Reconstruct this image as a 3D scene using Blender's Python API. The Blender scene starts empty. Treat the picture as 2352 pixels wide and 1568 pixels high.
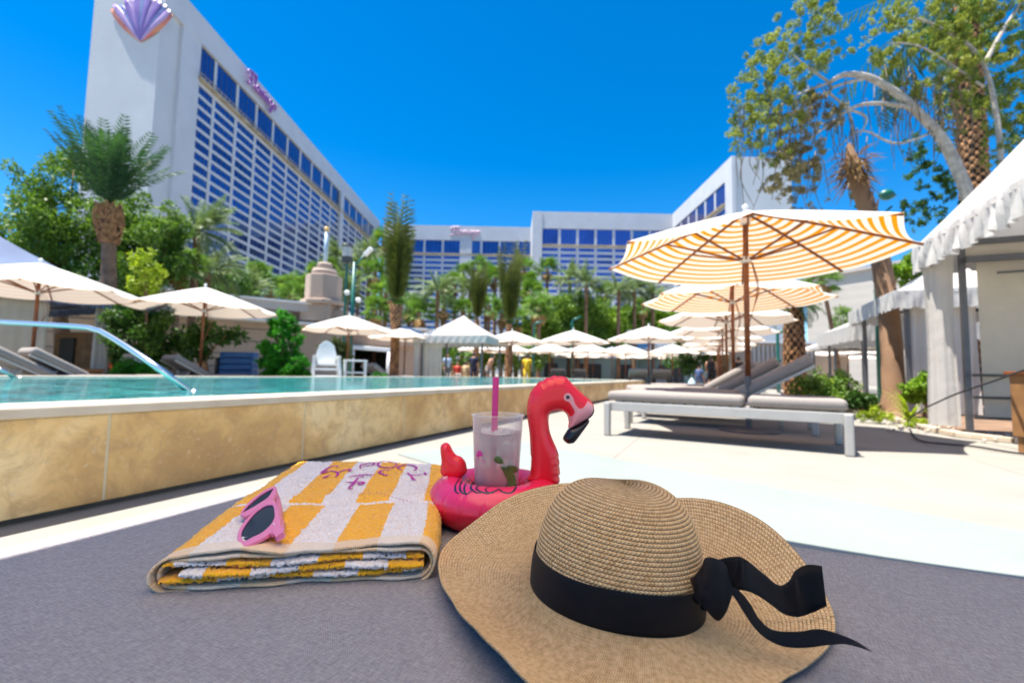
import bpy, bmesh, math, random
import numpy as np
from mathutils import Vector, Matrix
from mathutils.geometry import delaunay_2d_cdt
from mathutils.bvhtree import BVHTree
S = bpy.context.scene
COL = S.collection
R = math.radians
rnd = random.Random(7)

# ------------------------------------------------------------------ camera
cam = bpy.data.cameras.new('camera'); cam.lens = 16.0; cam.sensor_width = 36.0
cam.clip_start = 0.02; cam.clip_end = 3000
camo = bpy.data.objects.new('camera', cam); COL.objects.link(camo)
camo.matrix_world = Matrix.Translation((0, 0, .62)) @ Matrix.Rotation(R(94.0), 4, 'X') @ Matrix.Rotation(R(1.1), 4, 'Z')
cam.dof.use_dof = True; cam.dof.focus_distance = 0.60; cam.dof.aperture_fstop = 4.6
S.camera = camo
# ------------------------------------------------------------------ sky and sun
TO_SUN = Vector((-.28, -.06, 1)).normalized()
W = bpy.data.worlds.new('World'); S.world = W; W.use_nodes = True
nt = W.node_tree; bg = nt.nodes['Background']
sk = nt.nodes.new('ShaderNodeTexSky'); sk.sky_type = 'NISHITA'; sk.sun_disc = False
sk.sun_elevation = math.asin(TO_SUN.z); sk.sun_rotation = math.atan2(TO_SUN.x, TO_SUN.y)
sk.ozone_density = 3.5; sk.air_density = 1.0; sk.dust_density = 0.3; sk.altitude = 600
hs = nt.nodes.new('ShaderNodeHueSaturation'); hs.inputs['Saturation'].default_value = 1.45
nt.links.new(sk.outputs[0], hs.inputs['Color']); nt.links.new(hs.outputs[0], bg.inputs[0])
bg.inputs[1].default_value = 0.088
sl = bpy.data.lights.new('sun', 'SUN'); sl.energy = 4.9; sl.angle = R(.5); sl.color = (1, .95, .87)
so = bpy.data.objects.new('sun', sl); COL.objects.link(so)
so.rotation_euler = TO_SUN.to_track_quat('Z', 'Y').to_euler()
S.view_settings.view_transform = 'Standard'; S.view_settings.look = 'None'
S.view_settings.exposure = 1.36; S.view_settings.gamma = 1
S.cycles.max_bounces = 8; S.cycles.transparent_max_bounces = 12; S.cycles.caustics_reflective = False
S.cycles.caustics_refractive = False

# ------------------------------------------------------------------ helpers
CM = camo.matrix_world.copy(); CO = CM.translation.copy()
def ray(px, py):            # pixel of a 2352 x 1568 view of the photograph
    return (CM.to_3x3() @ Vector(((px - 1176) / 1045.3, -(py - 784) / 1045.3, -1))).normalized()
def dep(px, py, D):         # the point at forward distance D
    r = ray(px, py); return CO + r * (D / r.y)
def atz(px, py, z):
    r = ray(px, py); return CO + r * ((z - CO.z) / r.z)
def gx(px, D):              # ground point under pixel column px at distance D
    p = dep(px, 857 + .019 * (px - 1176), D); return Vector((p.x, p.y, 0))

def link(o, parent=None):
    COL.objects.link(o)
    if parent: o.parent = parent
    return o
def tag(o, label=None, cat=None, group=None, kind=None):
    if label: o['label'] = label
    if cat: o['category'] = cat
    if group: o['group'] = group
    if kind: o['kind'] = kind
    return o
def thing(name, loc, label, cat, group=None, rz=0):
    o = bpy.data.objects.new(name, None); COL.objects.link(o)
    o.location = loc; o.rotation_euler = (0, 0, rz); o.empty_display_size = .1
    return tag(o, label, cat, group)
def copy_tree(o, keep=None, parent=None):
    c = o.copy(); COL.objects.link(c); c.parent = parent
    for ch in list(o.children):
        if keep is None or ch.name.split('.')[0] in keep: copy_tree(ch, keep, c)
    return c

class MB:
    def __init__(s): s.v = []; s.f = []; s.m = []; s.uv = []
    def add(s, vs, fs, m=0, uvs=None):
        b = len(s.v); s.v += [tuple(v) for v in vs]
        s.f += [tuple(i + b for i in f) for f in fs]; s.m += [m] * len(fs)
        if uvs is not None: s.uv += uvs
        return s
    def box(s, c, size, rz=0, m=0, rot=None):
        M = rot or Matrix.Rotation(rz, 3, 'Z'); c = Vector(c); h = Vector(size) / 2
        vs = [c + M @ Vector((h.x * a, h.y * b, h.z * d)) for a in (-1, 1) for b in (-1, 1) for d in (-1, 1)]
        return s.add(vs, [(0, 1, 3, 2), (4, 6, 7, 5), (0, 4, 5, 1), (2, 3, 7, 6), (0, 2, 6, 4), (1, 5, 7, 3)], m)
    def beam(s, p, q, w, h, m=0, up=Vector((0, 0, 1))):
        p = Vector(p); q = Vector(q); d = (q - p); L = d.length; d.normalize()
        if abs(d.dot(up)) > .98: up = Vector((0, 1, 0))
        x = d.cross(up).normalized(); y = x.cross(d)
        rot = Matrix((x, d, y)).transposed()
        return s.box((p + q) / 2, (w, L, h), m=m, rot=rot)
    def tube(s, pts, rad, seg=8, m=0, cap=True):
        pts = [Vector(p) for p in pts]; n = len(pts)
        if not hasattr(rad, '__len__'): rad = [rad] * n
        up = Vector((.137, .331, .93)).normalized(); rings = []; vs = []
        prev = None
        for i, p in enumerate(pts):
            d = (pts[min(i + 1, n - 1)] - pts[max(i - 1, 0)]).normalized()
            x = (prev - d * prev.dot(d)) if prev is not None else d.cross(up)
            if x.length < 1e-5: x = d.cross(Vector((1, 0, 0)))
            x.normalize(); prev = x; y = d.cross(x)
            for k in range(seg):
                a = 2 * math.pi * k / seg
                vs.append(p + (x * math.cos(a) + y * math.sin(a)) * rad[i])
        fs = []
        for i in range(n - 1):
            for k in range(seg):
                k2 = (k + 1) % seg
                fs.append((i * seg + k, i * seg + k2, (i + 1) * seg + k2, (i + 1) * seg + k))
        if cap:
            fs.append(tuple(range(seg))[::-1]); fs.append(tuple((n - 1) * seg + k for k in range(seg)))
        return s.add(vs, fs, m)
    def lathe(s, prof, c=(0, 0, 0), seg=24, m=0, sq=None):
        c = Vector(c); vs = []; fs = []
        for r, z in prof:
            for k in range(seg):
                a = 2 * math.pi * k / seg
                vs.append(c + Vector((r * math.cos(a), r * math.sin(a), z)))
        n = len(prof)
        for i in range(n - 1):
            for k in range(seg):
                k2 = (k + 1) % seg
                fs.append((i * seg + k, i * seg + k2, (i + 1) * seg + k2, (i + 1) * seg + k))
        if prof[0][0] > 1e-6: fs.append(tuple(range(seg))[::-1])
        if prof[-1][0] > 1e-6: fs.append(tuple((n - 1) * seg + k for k in range(seg)))
        return s.add(vs, fs, m)
    def prism(s, poly, z0, z1, m=0):
        n = len(poly); vs = [Vector((x, y, z0)) for x, y in poly] + [Vector((x, y, z1)) for x, y in poly]
        fs = [tuple(range(n))[::-1], tuple(range(n, 2 * n))] + [(i, (i + 1) % n, n + (i + 1) % n, n + i) for i in range(n)]
        return s.add(vs, fs, m)
    def build(s, name, mats, parent=None, smooth=False, bevel=0, subd=0, seg=2):
        me = bpy.data.meshes.new(name); me.from_pydata(s.v, [], s.f)
        if not isinstance(mats, (list, tuple)): mats = [mats]
        for m in mats: me.materials.append(m)
        if len(mats) > 1: me.polygons.foreach_set('material_index', s.m)
        if s.uv:
            l = me.uv_layers.new(name='UVMap'); l.data.foreach_set('uv', np.array(s.uv, dtype=np.float32).ravel())
        if smooth: me.polygons.foreach_set('use_smooth', [True] * len(me.polygons))
        o = bpy.data.objects.new(name, me); link(o, parent)
        if bevel:
            b = o.modifiers.new('b', 'BEVEL'); b.width = bevel; b.segments = seg; b.limit_method = 'ANGLE'; b.angle_limit = R(35)
        if subd:
            b = o.modifiers.new('s', 'SUBSURF'); b.levels = subd; b.render_levels = subd
        me.update(); return o

def quads(name, V, F, mats, parent=None, smooth=False, uv=None, mi=None):
    """V (n,3), F (m,4) numpy"""
    me = bpy.data.meshes.new(name); V = np.asarray(V, np.float32); F = np.asarray(F, np.int32)
    me.vertices.add(len(V)); me.vertices.foreach_set('co', V.ravel())
    me.loops.add(F.size); me.loops.foreach_set('vertex_index', F.ravel())
    me.polygons.add(len(F)); me.polygons.foreach_set('loop_start', np.arange(0, F.size, F.shape[1], dtype=np.int32))
    me.polygons.foreach_set('loop_total', np.full(len(F), F.shape[1], np.int32))
    if not isinstance(mats, (list, tuple)): mats = [mats]
    for m in mats: me.materials.append(m)
    if mi is not None: me.polygons.foreach_set('material_index', np.asarray(mi, np.int32))
    if smooth: me.polygons.foreach_set('use_smooth', np.ones(len(F), bool))
    me.update(calc_edges=True)
    if uv is not None:
        l = me.uv_layers.new(name='UVMap'); l.data.foreach_set('uv', np.asarray(uv, np.float32)[F.ravel()].ravel())
    o = bpy.data.objects.new(name, me); return link(o, parent)

def grid_faces(nu, nv, wrap_u=False):
    iu = np.arange(nu if wrap_u else nu - 1); iv = np.arange(nv - 1)
    a, b = np.meshgrid(iu, iv, indexing='ij'); a = a.ravel(); b = b.ravel(); a2 = (a + 1) % nu
    return np.stack([a * nv + b, a2 * nv + b, a2 * nv + b + 1, a * nv + b + 1], 1)

# ------------------------------------------------------------------ materials
class NT:
    def __init__(s, name):
        s.m = bpy.data.materials.new(name); s.m.use_nodes = True; s.t = s.m.node_tree
        s.b = s.t.nodes['Principled BSDF']; s.out = s.t.nodes['Material Output']; s.tc = None
    def n(s, typ, **k):
        nd = s.t.nodes.new(typ)
        for a, v in k.items(): setattr(nd, a, v)
        return nd
    def l(s, a, b): s.t.links.new(a, b)
    def co(s, which='Object'):
        if not s.tc: s.tc = s.n('ShaderNodeTexCoord')
        return s.tc.outputs[which]
    def noise(s, scale, detail=4, vec=None, rough=.55, dist=0):
        t = s.n('ShaderNodeTexNoise'); t.inputs['Scale'].default_value = scale
        t.inputs['Detail'].default_value = detail; t.inputs['Roughness'].default_value = rough
        t.inputs['Distortion'].default_value = dist
        s.l(vec if vec is not None else s.co(), t.inputs['Vector']); return t.outputs['Fac']
    def ramp(s, fac, stops, interp='LINEAR'):
        r = s.n('ShaderNodeValToRGB'); r.color_ramp.interpolation = interp; e = r.color_ramp.elements
        while len(e) < len(stops): e.new(.5)
        for i, (p, c) in enumerate(stops): e[i].position = p; e[i].color = (*c, 1) if len(c) == 3 else c
        s.l(fac, r.inputs[0]); return r.outputs[0]
    def math(s, op, a, b=None, c=None):
        m = s.n('ShaderNodeMath', operation=op)
        for i, x in enumerate((a, b, c)):
            if x is None: continue
            if isinstance(x, (int, float)): m.inputs[i].default_value = x
            else: s.l(x, m.inputs[i])
        return m.outputs[0]
    def mix(s, f, a, b, mode='MIX'):
        m = s.n('ShaderNodeMix', data_type='RGBA', blend_type=mode)
        for i, x in ((0, f), (6, a), (7, b)):
            if isinstance(x, (int, float)): m.inputs[i].default_value = x
            elif isinstance(x, tuple): m.inputs[i].default_value = (*x, 1)
            else: s.l(x, m.inputs[i])
        return m.outputs[2]
    def bump(s, h, dist=.01, strength=.6, prev=None):
        b = s.n('ShaderNodeBump'); b.inputs['Distance'].default_value = dist; b.inputs['Strength'].default_value = strength
        s.l(h, b.inputs['Height'])
        if prev is not None: s.l(prev, b.inputs['Normal'])
        s.l(b.outputs[0], s.b.inputs['Normal']); return b.outputs[0]
    def setc(s, c):
        if isinstance(c, tuple): s.b.inputs['Base Color'].default_value = (*c, 1)
        else: s.l(c, s.b.inputs['Base Color'])
    def set(s, **k):
        for a, v in k.items(): s.b.inputs[a.replace('_', ' ')].default_value = v
    def thin(s, fac, col):      # let light through a thin sheet
        tr = s.n('ShaderNodeBsdfTranslucent'); mx = s.n('ShaderNodeMixShader'); mx.inputs[0].default_value = fac
        if isinstance(col, tuple): tr.inputs[0].default_value = (*col, 1)
        else: s.l(col, tr.inputs[0])
        s.l(s.b.outputs[0], mx.inputs[1]); s.l(tr.outputs[0], mx.inputs[2]); s.l(mx.outputs[0], s.out.inputs[0])

def M(name, col, rough=.6, col2=None, scale=6, var=.15, metal=0, bump=0, bscale=60, coat=0, thin=0, spec=.5, emit=None):
    m = NT(name); m.set(Roughness=rough, Metallic=metal, Coat_Weight=coat)
    m.b.inputs['Specular IOR Level'].default_value = spec
    c2 = col2 or tuple(min(1, c * (1 + var)) for c in col); c1 = col if col2 else tuple(c * (1 - var) for c in col)
    f = m.noise(scale, 5); c = m.ramp(f, [(.32, c1), (.68, c2)]); m.setc(c)
    if bump: m.bump(m.noise(bscale, 4), bump, .7)
    if thin: m.thin(thin, c)
    return m.m

def leafmat(name, a, b, c, scale=3, thin=.35, rough=.5):
    m = NT(name); m.set(Roughness=rough); m.b.inputs['Specular IOR Level'].default_value = .3
    f = m.noise(scale, 3); f2 = m.noise(scale * 9, 2)
    f = m.math('ADD', m.math('MULTIPLY', f, .6), m.math('MULTIPLY', f2, .4))
    col = m.ramp(f, [(.34, a), (.5, b), (.66, c)]); m.setc(col)
    br = m.mix(1.0, col, (1.0, 1.05, .5), 'MULTIPLY'); m.thin(thin, br)
    return m.m

hotel_paint = M('hotel_band_paint', (.56, .57, .60), .7, scale=.2, var=.05)
_st = NT('tower_stucco'); _st.set(Roughness=.85); _sx = _st.n('ShaderNodeSeparateXYZ'); _st.l(_st.co(), _sx.inputs[0])
_jl = _st.math('LESS_THAN', _st.math('PINGPONG', _sx.outputs[2], 1.2), .05); _vs = _st.n('ShaderNodeMapping'); _vs.inputs['Scale'].default_value = (.5, .5, .03); _st.l(_st.co(), _vs.inputs[0])
_sc = _st.ramp(_st.noise(1, 5, _vs.outputs[0]), [(.3, (.50, .53, .56)), (.7, (.62, .64, .66))]); _st.setc(_st.mix(_st.math('MULTIPLY', _jl, .35), _sc, (.40, .42, .45))); stucco = _st.m
white_paint = M('white_paint', (.78, .78, .77), .5, scale=.6, var=.05, bump=.01, bscale=8)
stucco = M('white_stucco', (.56, .58, .60), .85, scale=.15, var=.05, bump=.05, bscale=3)
beige = M('beige_stucco', (.42, .32, .25), .85, scale=.5, var=.08, bump=.01, bscale=20)
peach = M('peach_stucco', (.55, .36, .25), .85, scale=.5, var=.08)
greyt = M('grey_fascia', (.42, .38, .35), .7, scale=.6, var=.08)
mint = M('mint_panel', (.38, .48, .42), .6, scale=.8, var=.08)
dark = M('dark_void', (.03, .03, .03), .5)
brass = M('gold_ledge', (.42, .33, .20), .55, scale=.5, var=.3)
wood = M('brown_wood', (.22, .065, .018), .45, scale=14, var=.35)
woodlt = M('cabinet_wood', (.26, .13, .05), .5, scale=6, var=.3)
alu = M('brushed_aluminium', (.44, .42, .39), .4, scale=10, var=.05, metal=.25)
darkmetal = M('dark_metal', (.07, .065, .06), .45, metal=.4)
midmetal = M('grey_metal', (.13, .13, .14), .45, metal=.4)
teal = M('teal_paint', (.004, .11, .085), .4, scale=3)
canvas_shade = M('shade_tinted_canvas', (.13, .17, .27), .85, scale=1.2, var=.15)  # left cabana roof: tree shade put into the canvas colour as blue-grey
canvas = M('white_canvas', (.60, .57, .53), .85, scale=1.5, var=.05, bump=.01, bscale=6, thin=.25)
canvas_in = M('beige_canvas', (.58, .52, .43), .85, scale=2.0, var=.08, bump=.01, bscale=8, thin=.12)
cush = M('taupe_fabric', (.27, .235, .21), .9, scale=40, var=.06, bump=.002, bscale=300)
blackf = M('black_cloth', (.02, .02, .025), .85)
blue_vinyl = M('blue_vinyl', (.012, .085, .26), .5, scale=3, var=.2)
plastic_w = M('white_plastic', (.8, .8, .78), .4, var=.03)
skin = M('skin', (.52, .28, .18), .6, scale=10, var=.08)
hairm = M('dark_hair', (.02, .014, .01), .6)
soil = M('brown_soil', (.20, .12, .07), .95, scale=4, var=.4, bump=.02, bscale=20)
pebble = M('pale_pebbles', (.55, .46, .38), .8, scale=3, var=.3)
U = Vector((.407, .914, 0)).normalized(); Vd = Vector((.914, -.407, 0)).normalized()
# ------------------------------------------------------------------ ground
def deck_mat(name, a, b, joint, jx=1.2, jw=.005):
    m = NT(name); m.set(Roughness=.8)
    f = m.noise(2.2, 6); sp = m.noise(110, 2); st = m.noise(.9, 6)
    c = m.ramp(f, [(.3, a), (.7, b)])
    c = m.mix(m.ramp(sp, [(.35, (0, 0, 0)), (.75, (.35, .35, .35))]), c, tuple(x * .74 for x in a))
    c = m.mix(m.ramp(st, [(.60, (0, 0, 0)), (.74, (.25, .25, .25))]), c, (a[0] * .9, a[1] * .83, a[2] * .7))
    if joint:
        mp = m.n('ShaderNodeMapping'); mp.inputs['Rotation'].default_value = (0, 0, R(24)); m.l(m.co(), mp.inputs[0])
        sx = m.n('ShaderNodeSeparateXYZ'); m.l(mp.outputs[0], sx.inputs[0])
        ws = []
        for k, p in ((0, 2.6), (1, 3.1)):
            t = m.math('PINGPONG', m.math('ADD', sx.outputs[k], .7 + k * .35), p / 2)
            ws.append(m.math('LESS_THAN', t, jw))
        c = m.mix(m.math('MULTIPLY', m.math('MAXIMUM', ws[0], ws[1]), .8), c, (.15, .125, .10))
    m.setc(c); m.bump(m.noise(90, 3), .002, .5); return m.m
def sheet(name, poly, z, mat, kind='structure'):
    o = MB().add([(x, y, z) for x, y in poly], [tuple(range(len(poly)))]).build(name, mat)
    return tag(o, kind=kind)
sheet('ground', [(-900, -400), (900, -400), (900, 1500), (-900, 1500)], 0, deck_mat('deck', (.246, .230, .198), (.29, .272, .236), True))
def P2(o, a, b):            # along U and V from a point
    p = Vector((o[0], o[1], 0)) + U * a + Vd * b; return (p.x, p.y)
g0 = atz(1590, 1085, 0); g1 = atz(2352, 1222, 0); gd = (g1 - g0).normalized(); gn = Vector((gd.y, -gd.x, 0))
if gn.y > 0: gn = -gn
A = g0 - gd * 1.7; B = g1 + gd * 2.5
sheet('mosaic_strip', [(q.x, q.y) for q in (A, B, B + gn * 1.2, A + gn * 1.2)], .004, deck_mat('green_mosaic', (.21, .24, .222), (.235, .262, .244), False))

# ------------------------------------------------------------------ pool
PW = Vector((-1.93, 1.72, 0))               # a point at the foot of the near wall
def pp(a, b, z=0): p = PW + U * a - Vd * b; return Vector((p.x, p.y, z))
L0, L1, PWID = -6.0, 17.4, 6.7
lime = NT('limestone_panel'); lime.set(Roughness=.45)
_f = lime.noise(1.3, 7, rough=.55, dist=.9); _g = lime.noise(9, 6, rough=.7, dist=.6); _h = lime.noise(45, 3)
_c = lime.ramp(_f, [(.30, (.40, .22, .075)), (.45, (.64, .39, .14)), (.56, (.78, .53, .23)), (.72, (.82, .62, .33))])
_c = lime.mix(lime.ramp(_g, [(.38, (.55, .55, .55)), (.55, (0, 0, 0))]), _c, (.42, .24, .10))
_c = lime.mix(lime.ramp(_h, [(.60, (0, 0, 0)), (.72, (.5, .5, .5))]), _c, (.66, .52, .34)); lime.setc(_c); lime.bump(_h, .001, .4)
coping = M('pale_limestone_coping', (.50, .41, .30), .5, (.60, .51, .40), scale=5, bump=.001, bscale=60)
grout = M('grout', (.60, .50, .33), .8)
recess = M('grey_tile', (.12, .105, .09), .7, scale=9, var=.2)
H0 = .452
po = thing('pool', pp(5, 3), 'raised swimming pool with teal water and tan limestone wall', 'pool')
def ploc(a, b, z): return pp(a, b, z) - po.location
def pbox(a0, a1, b0, b1, z0, z1, mb):
    c = ploc((a0 + a1) / 2, (b0 + b1) / 2, (z0 + z1) / 2)
    return mb.box(c, (abs(a1 - a0), abs(b1 - b0), z1 - z0), rz=math.atan2(U.y, U.x))
g = MB(); pbox(L0, L1 - .04, .035, PWID - .04, 0, .40, g); g.build('pool_shell', recess, po)
gap = .006; a = L0; pw = 1.06; k = 0
while a < L1 - .01:
    e = min(a + pw, L1)
    o = pbox(a + gap, e - gap, 0, .034, .028, .405, MB()).build('wall_panel', lime.m, po, bevel=.002)
    a = e
g = MB(); pbox(L0, L1, .0025, .0335, .03, .406, g); g.build('grout_joint', grout, po)
g = MB(); pbox(L0, L1 - .0, PWID - .034, PWID, .0, .405, g); pbox(L1 - .036, L1, .036, PWID - .036, .0, .405, g); g.build('far_wall', coping, po)
CW = .30
g = MB()
pbox(L0, L1 + .02, -.02, CW, .4075, H0, g)
pbox(L0, L1 + .02, PWID - CW, PWID + .02, .4075, H0, g); pbox(L1 - CW, L1 + .02, CW + .002, PWID - CW - .002, .4075, H0 - .001, g)
g.build('coping', coping, po, bevel=.008)
wat = NT('pool_water'); wat.set(Roughness=.03, IOR=1.33); wat.b.inputs['Specular IOR Level'].default_value = .5
_f = wat.noise(2.4, 5, dist=1.0); wat.setc(wat.ramp(_f, [(.35, (.008, .10, .115)), (.5, (.02, .21, .225)), (.66, (.06, .36, .35))]))
_mp = wat.n('ShaderNodeMapping'); _mp.inputs['Scale'].default_value = (1, 1, 1); wat.l(wat.co(), _mp.inputs[0])
_w = wat.math('ADD', wat.noise(3.5, 4, _mp.outputs[0], dist=.6), wat.math('MULTIPLY', wat.noise(14, 2, _mp.outputs[0]), .25)); wat.bump(_w, .06, .8)
c0, c1, c2, c3 = ploc(L0, CW - .02, H0 - .012), ploc(L1 - CW + .02, CW - .02, H0 - .012), ploc(L1 - CW + .02, PWID - CW + .02, H0 - .012), ploc(L0, PWID - CW + .02, H0 - .012)
wo = MB().add([c0, c1, c2, c3], [(3, 2, 1, 0)]).build('pool_water', wat.m, po)
# depth and warning tiles laid in the deck along the wall
tl = thing('warning_tile_strip', pp(-.1, -.42), 'pale green deck tiles with faint white warning letters beside the pool wall', 'tiles')
g = MB(); tx = MB()
letters = 'NO DIVING'
tilem = M('pale_green_tile', (.36, .45, .42), .5); whitel = M('white_letter', (.75, .75, .72), .6)
for i, chh in enumerate(letters):
    if chh == ' ': continue
    c = pp(-.35 + i * .15, -.42) - tl.location
    g.box(c + Vector((0, 0, .006)), (.14, .15, .004), rz=math.atan2(U.y, U.x))
g.build('tile', tilem, tl)
def text_mesh(name, s, size, mat, parent, loc, rot, ext=.0015, shear=0):
    cu = bpy.data.curves.new(name, 'FONT'); cu.body = s; cu.size = size; cu.extrude = ext; cu.align_x = 'CENTER'; cu.align_y = 'CENTER'; cu.shear = shear
    t = bpy.data.objects.new(name, cu); COL.objects.link(t)
    bpy.context.view_layer.update()
    me = bpy.data.meshes.new_from_object(t.evaluated_get(bpy.context.evaluated_depsgraph_get()))
    bpy.data.objects.remove(t); bpy.data.curves.remove(cu)
    me.materials.clear(); me.materials.append(mat)
    o = bpy.data.objects.new(name, me); link(o, parent); o.location = loc; o.rotation_euler = rot; return o
for i, chh in enumerate(letters):
    if chh == ' ': continue
    c = pp(-.35 + i * .15, -.42) - tl.location
    text_mesh('letter', chh, .13, whitel, tl, c + Vector((0, 0, .0095)), (0, 0, math.atan2(U.y, U.x) ))

# chrome handrails
chrome = NT('chrome'); chrome.set(Metallic=1.0, Roughness=.3); chrome.setc((.82, .79, .74)); chrome = chrome.m
def smooth_path(pts, n=8):
    pts = [Vector(p) for p in pts]; out = []
    P = [pts[0]] + pts + [pts[-1]]
    for i in range(1, len(P) - 2):
        for k in range(n):
            t = k / n; a, b, c, d = P[i - 1], P[i], P[i + 1], P[i + 2]
            out.append(.5 * ((2 * b) + (c - a) * t + (2 * a - 5 * b + 4 * c - d) * t * t + (3 * b - a - 3 * c + d) * t ** 3))
    out.append(pts[-1]); return out
def rail(pts, label):
    t = thing('pool_handrail', (pts[0].x, pts[0].y, H0 - .012), label, 'handrail', 'chrome handrails in the pool')
    q = [p - t.location for p in smooth_path(pts, 10)]
    MB().tube(q, .022, 12).build('rail', chrome, t, smooth=True)
    MB().lathe([(.045, -.01), (.045, .006), (.03, .012), (.023, .03)], q[0] + Vector((0, 0, .014)), 16).build('escutcheon', chrome, t, smooth=True)
rail([atz(446, 907, .40), dep(345, 832, 3.45), dep(245, 768, 3.85), dep(215, 756, 3.98), dep(180, 750, 4.08), dep(30, 741, 4.4), dep(-60, 737, 4.6), dep(-110, 745, 4.7), dep(-135, 800, 4.75), dep(-140, 880, 4.75)], 'long chrome handrail sloping down into the water at the pool wall')
rail([atz(46, 872, .40), dep(0, 848, 6.0), dep(-60, 815, 6.3), dep(-140, 800, 6.6), dep(-260, 800, 7.0), dep(-300, 850, 7.1)], 'short end of a second chrome rail at the left edge of the pool')

# ------------------------------------------------------------------ hotel
glass = {}
def mirror(name, col, rough=.06):
    m = NT(name); m.set(Metallic=.88, Roughness=rough)
    oi = m.n('ShaderNodeObjectInfo'); ge = m.n('ShaderNodeNewGeometry'); wn = m.n('ShaderNodeTexNoise'); wn.inputs['Scale'].default_value = .11; wn.inputs['Detail'].default_value = 1; m.l(ge.outputs['Position'], wn.inputs['Vector'])
    f = m.math('ADD', m.math('MULTIPLY', oi.outputs['Random'], .45), m.math('MULTIPLY', wn.outputs['Fac'], .55))
    m.setc(m.ramp(f, [(.2, tuple(c * .6 for c in col)), (.5, col), (.72, tuple(c * .9 + .02 for c in col)), (.8, tuple(c * .7 + .14 for c in col))]))
    w = m.n('ShaderNodeTexWave'); w.inputs['Scale'].default_value = 1.5; w.inputs['Distortion'].default_value = .3
    m.l(m.co(), w.inputs['Vector']); m.bump(m.math('ADD', m.noise(.35, 2), m.math('MULTIPLY', w.outputs['Fac'], .02)), .25, .15); return m.m
glassb = mirror('blue_mirror_glass', (.06, .14, .33)); glassp = mirror('violet_mirror_glass', (.19, .18, .42))
def facade(bt, o, d, n, ztop, bays, tall, ledge, rows, glassm, pillars=(), spand=hotel_paint):
    """o foot point, d along, n outward; bays [(s0,s1)] glass spans"""
    o = Vector(o); d = Vector(d); n = Vector(n); rz = math.atan2(d.y, d.x); B = bt.location
    cells = []
    for (a, b) in bays:
        for (z0, z1) in [tall] + rows:
            cells.append((a, b, z0, z1))
    def dist(c): p = o + d * ((c[0] + c[1]) / 2); return -(c[1] - c[0]) * (c[3] - c[2]) / (p.x ** 2 + p.y ** 2) * (1 if c[2] > 12 else .2)
    cells.sort(key=dist)
    rest = MB(); pane = {}
    for i, (a, b, z0, z1) in enumerate(cells):
        c = o + d * ((a + b) / 2) + n * .06 - B; c.z = (z0 + z1) / 2 - B.z; size = (b - a, .12, z1 - z0)
        if i < 100:
            key = (round(size[0], 2), round(size[2], 2))
            if key not in pane: pane[key] = MB().box((0, 0, 0), size).build('window', glassm).data; bpy.data.objects.remove([x for x in COL.objects if x.data == pane[key]][0])
            w = bpy.data.objects.new('window', pane[key]); link(w, bt); w.location = c; w.rotation_euler = (0, 0, rz)
        else: rest.box(c, size, rz=rz)
    if rest.v: tag(rest.build('window_field', glassm, bt), kind='stuff')
    # spandrels between rows, mullions between bays
    g = MB(); s0, s1 = bays[0][0], bays[-1][1]
    zs = sorted(rows); lo = zs[0][0]
    for (z0, z1), (y0, y1) in zip(zs[:-1], zs[1:]):
        c = o + d * ((s0 + s1) / 2) + n * .1 - B; c.z = (z1 + y0) / 2; g.box(c, (s1 - s0, .2, y0 - z1), rz=rz)
    c = o + d * ((s0 + s1) / 2) + n * .18 - B; c.z = (zs[-1][1] + ledge[0]) / 2 + .3; g.box(c, (s1 - s0, .36, ledge[0] - zs[-1][1] + .6), rz=rz)
    g.build('spandrel', spand, bt)
    g = MB()
    for (a0, b0), (a1, b1) in zip(bays[:-1], bays[1:]):
        big = a1 - b0 > 2
        c = o + d * ((b0 + a1) / 2) + n * (.15 if not big else .5) - B; c.z = (lo + tall[1]) / 2
        g.box(c, (a1 - b0, .3 if not big else 1.0, tall[1] - lo), rz=rz)
    g.build('mullion', spand, bt); g = MB()
    for (a, b) in bays:
        for k in range(1, 4):
            c = o + d * (a + (b - a) * k / 4) + n * .14 - B; c.z = (lo + tall[1]) / 2; g.box(c, (.11, .06, tall[1] - lo), rz=rz)
    g.build('glazing_bar', midmetal, bt)
    g = MB(); c = o + d * ((s0 + s1) / 2) + n * .55 - B; c.z = (ledge[0] + ledge[1]) / 2
    g.box(c, (s1 - s0, 1.1, (ledge[1] - ledge[0]) * .35), rz=rz)
    k = 0
    while s0 + k < s1: 
        c2 = o + d * (s0 + k) + n * 1.0 - B; c2.z = ledge[1] - .5; g.box(c2, (.12, .12, 1.4), rz=rz); k += 1.38
    c2 = c + n * .45; c2.z = ledge[1] + .1; g.box(c2, (s1 - s0, .12, .15), rz=rz)
    g.build('service_ledge', brass, bt)
ZT = 75.0
rows = [(60.3 - 2.4 * k - 1.65, 60.3 - 2.4 * k) for k in range(23)]
# left wing
bt = thing('hotel_wing', (-78, 150, 0), 'tall white hotel wing at left with shell emblem and blue window grid', 'hotel', 'hotel wings')
xl = dep(197, 230, 82).x; MB().box(((xl - 67.85) / 2 + 78, 0, ZT / 2), (-67.85 - xl, 136, ZT)).build('tower_wall', stucco, bt)
g = MB(); x1 = -67.5 + 78
g.box((x1 - .55, -150 + 87 - 2.9 + 5.5, ZT / 2), (1.7, 5.4, ZT)); g.box((x1 - .55, 0, (69.2 + ZT) / 2), (1.9, 136.2, ZT - 69.2)); g.box((x1 - .6, 223 - 150 - 4, ZT / 2), (1.9, 8, ZT))
g.build('parapet_band', hotel_paint, bt)
bays = []; s = 5.0; bays.append((s, s + 5.2)); s += 6.0
for k in range(9): bays.append((s, s + 7.3)); s += 8.2
s += 2.4
for k in range(6): bays.append((s, s + 7.3)); s += 8.2
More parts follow.
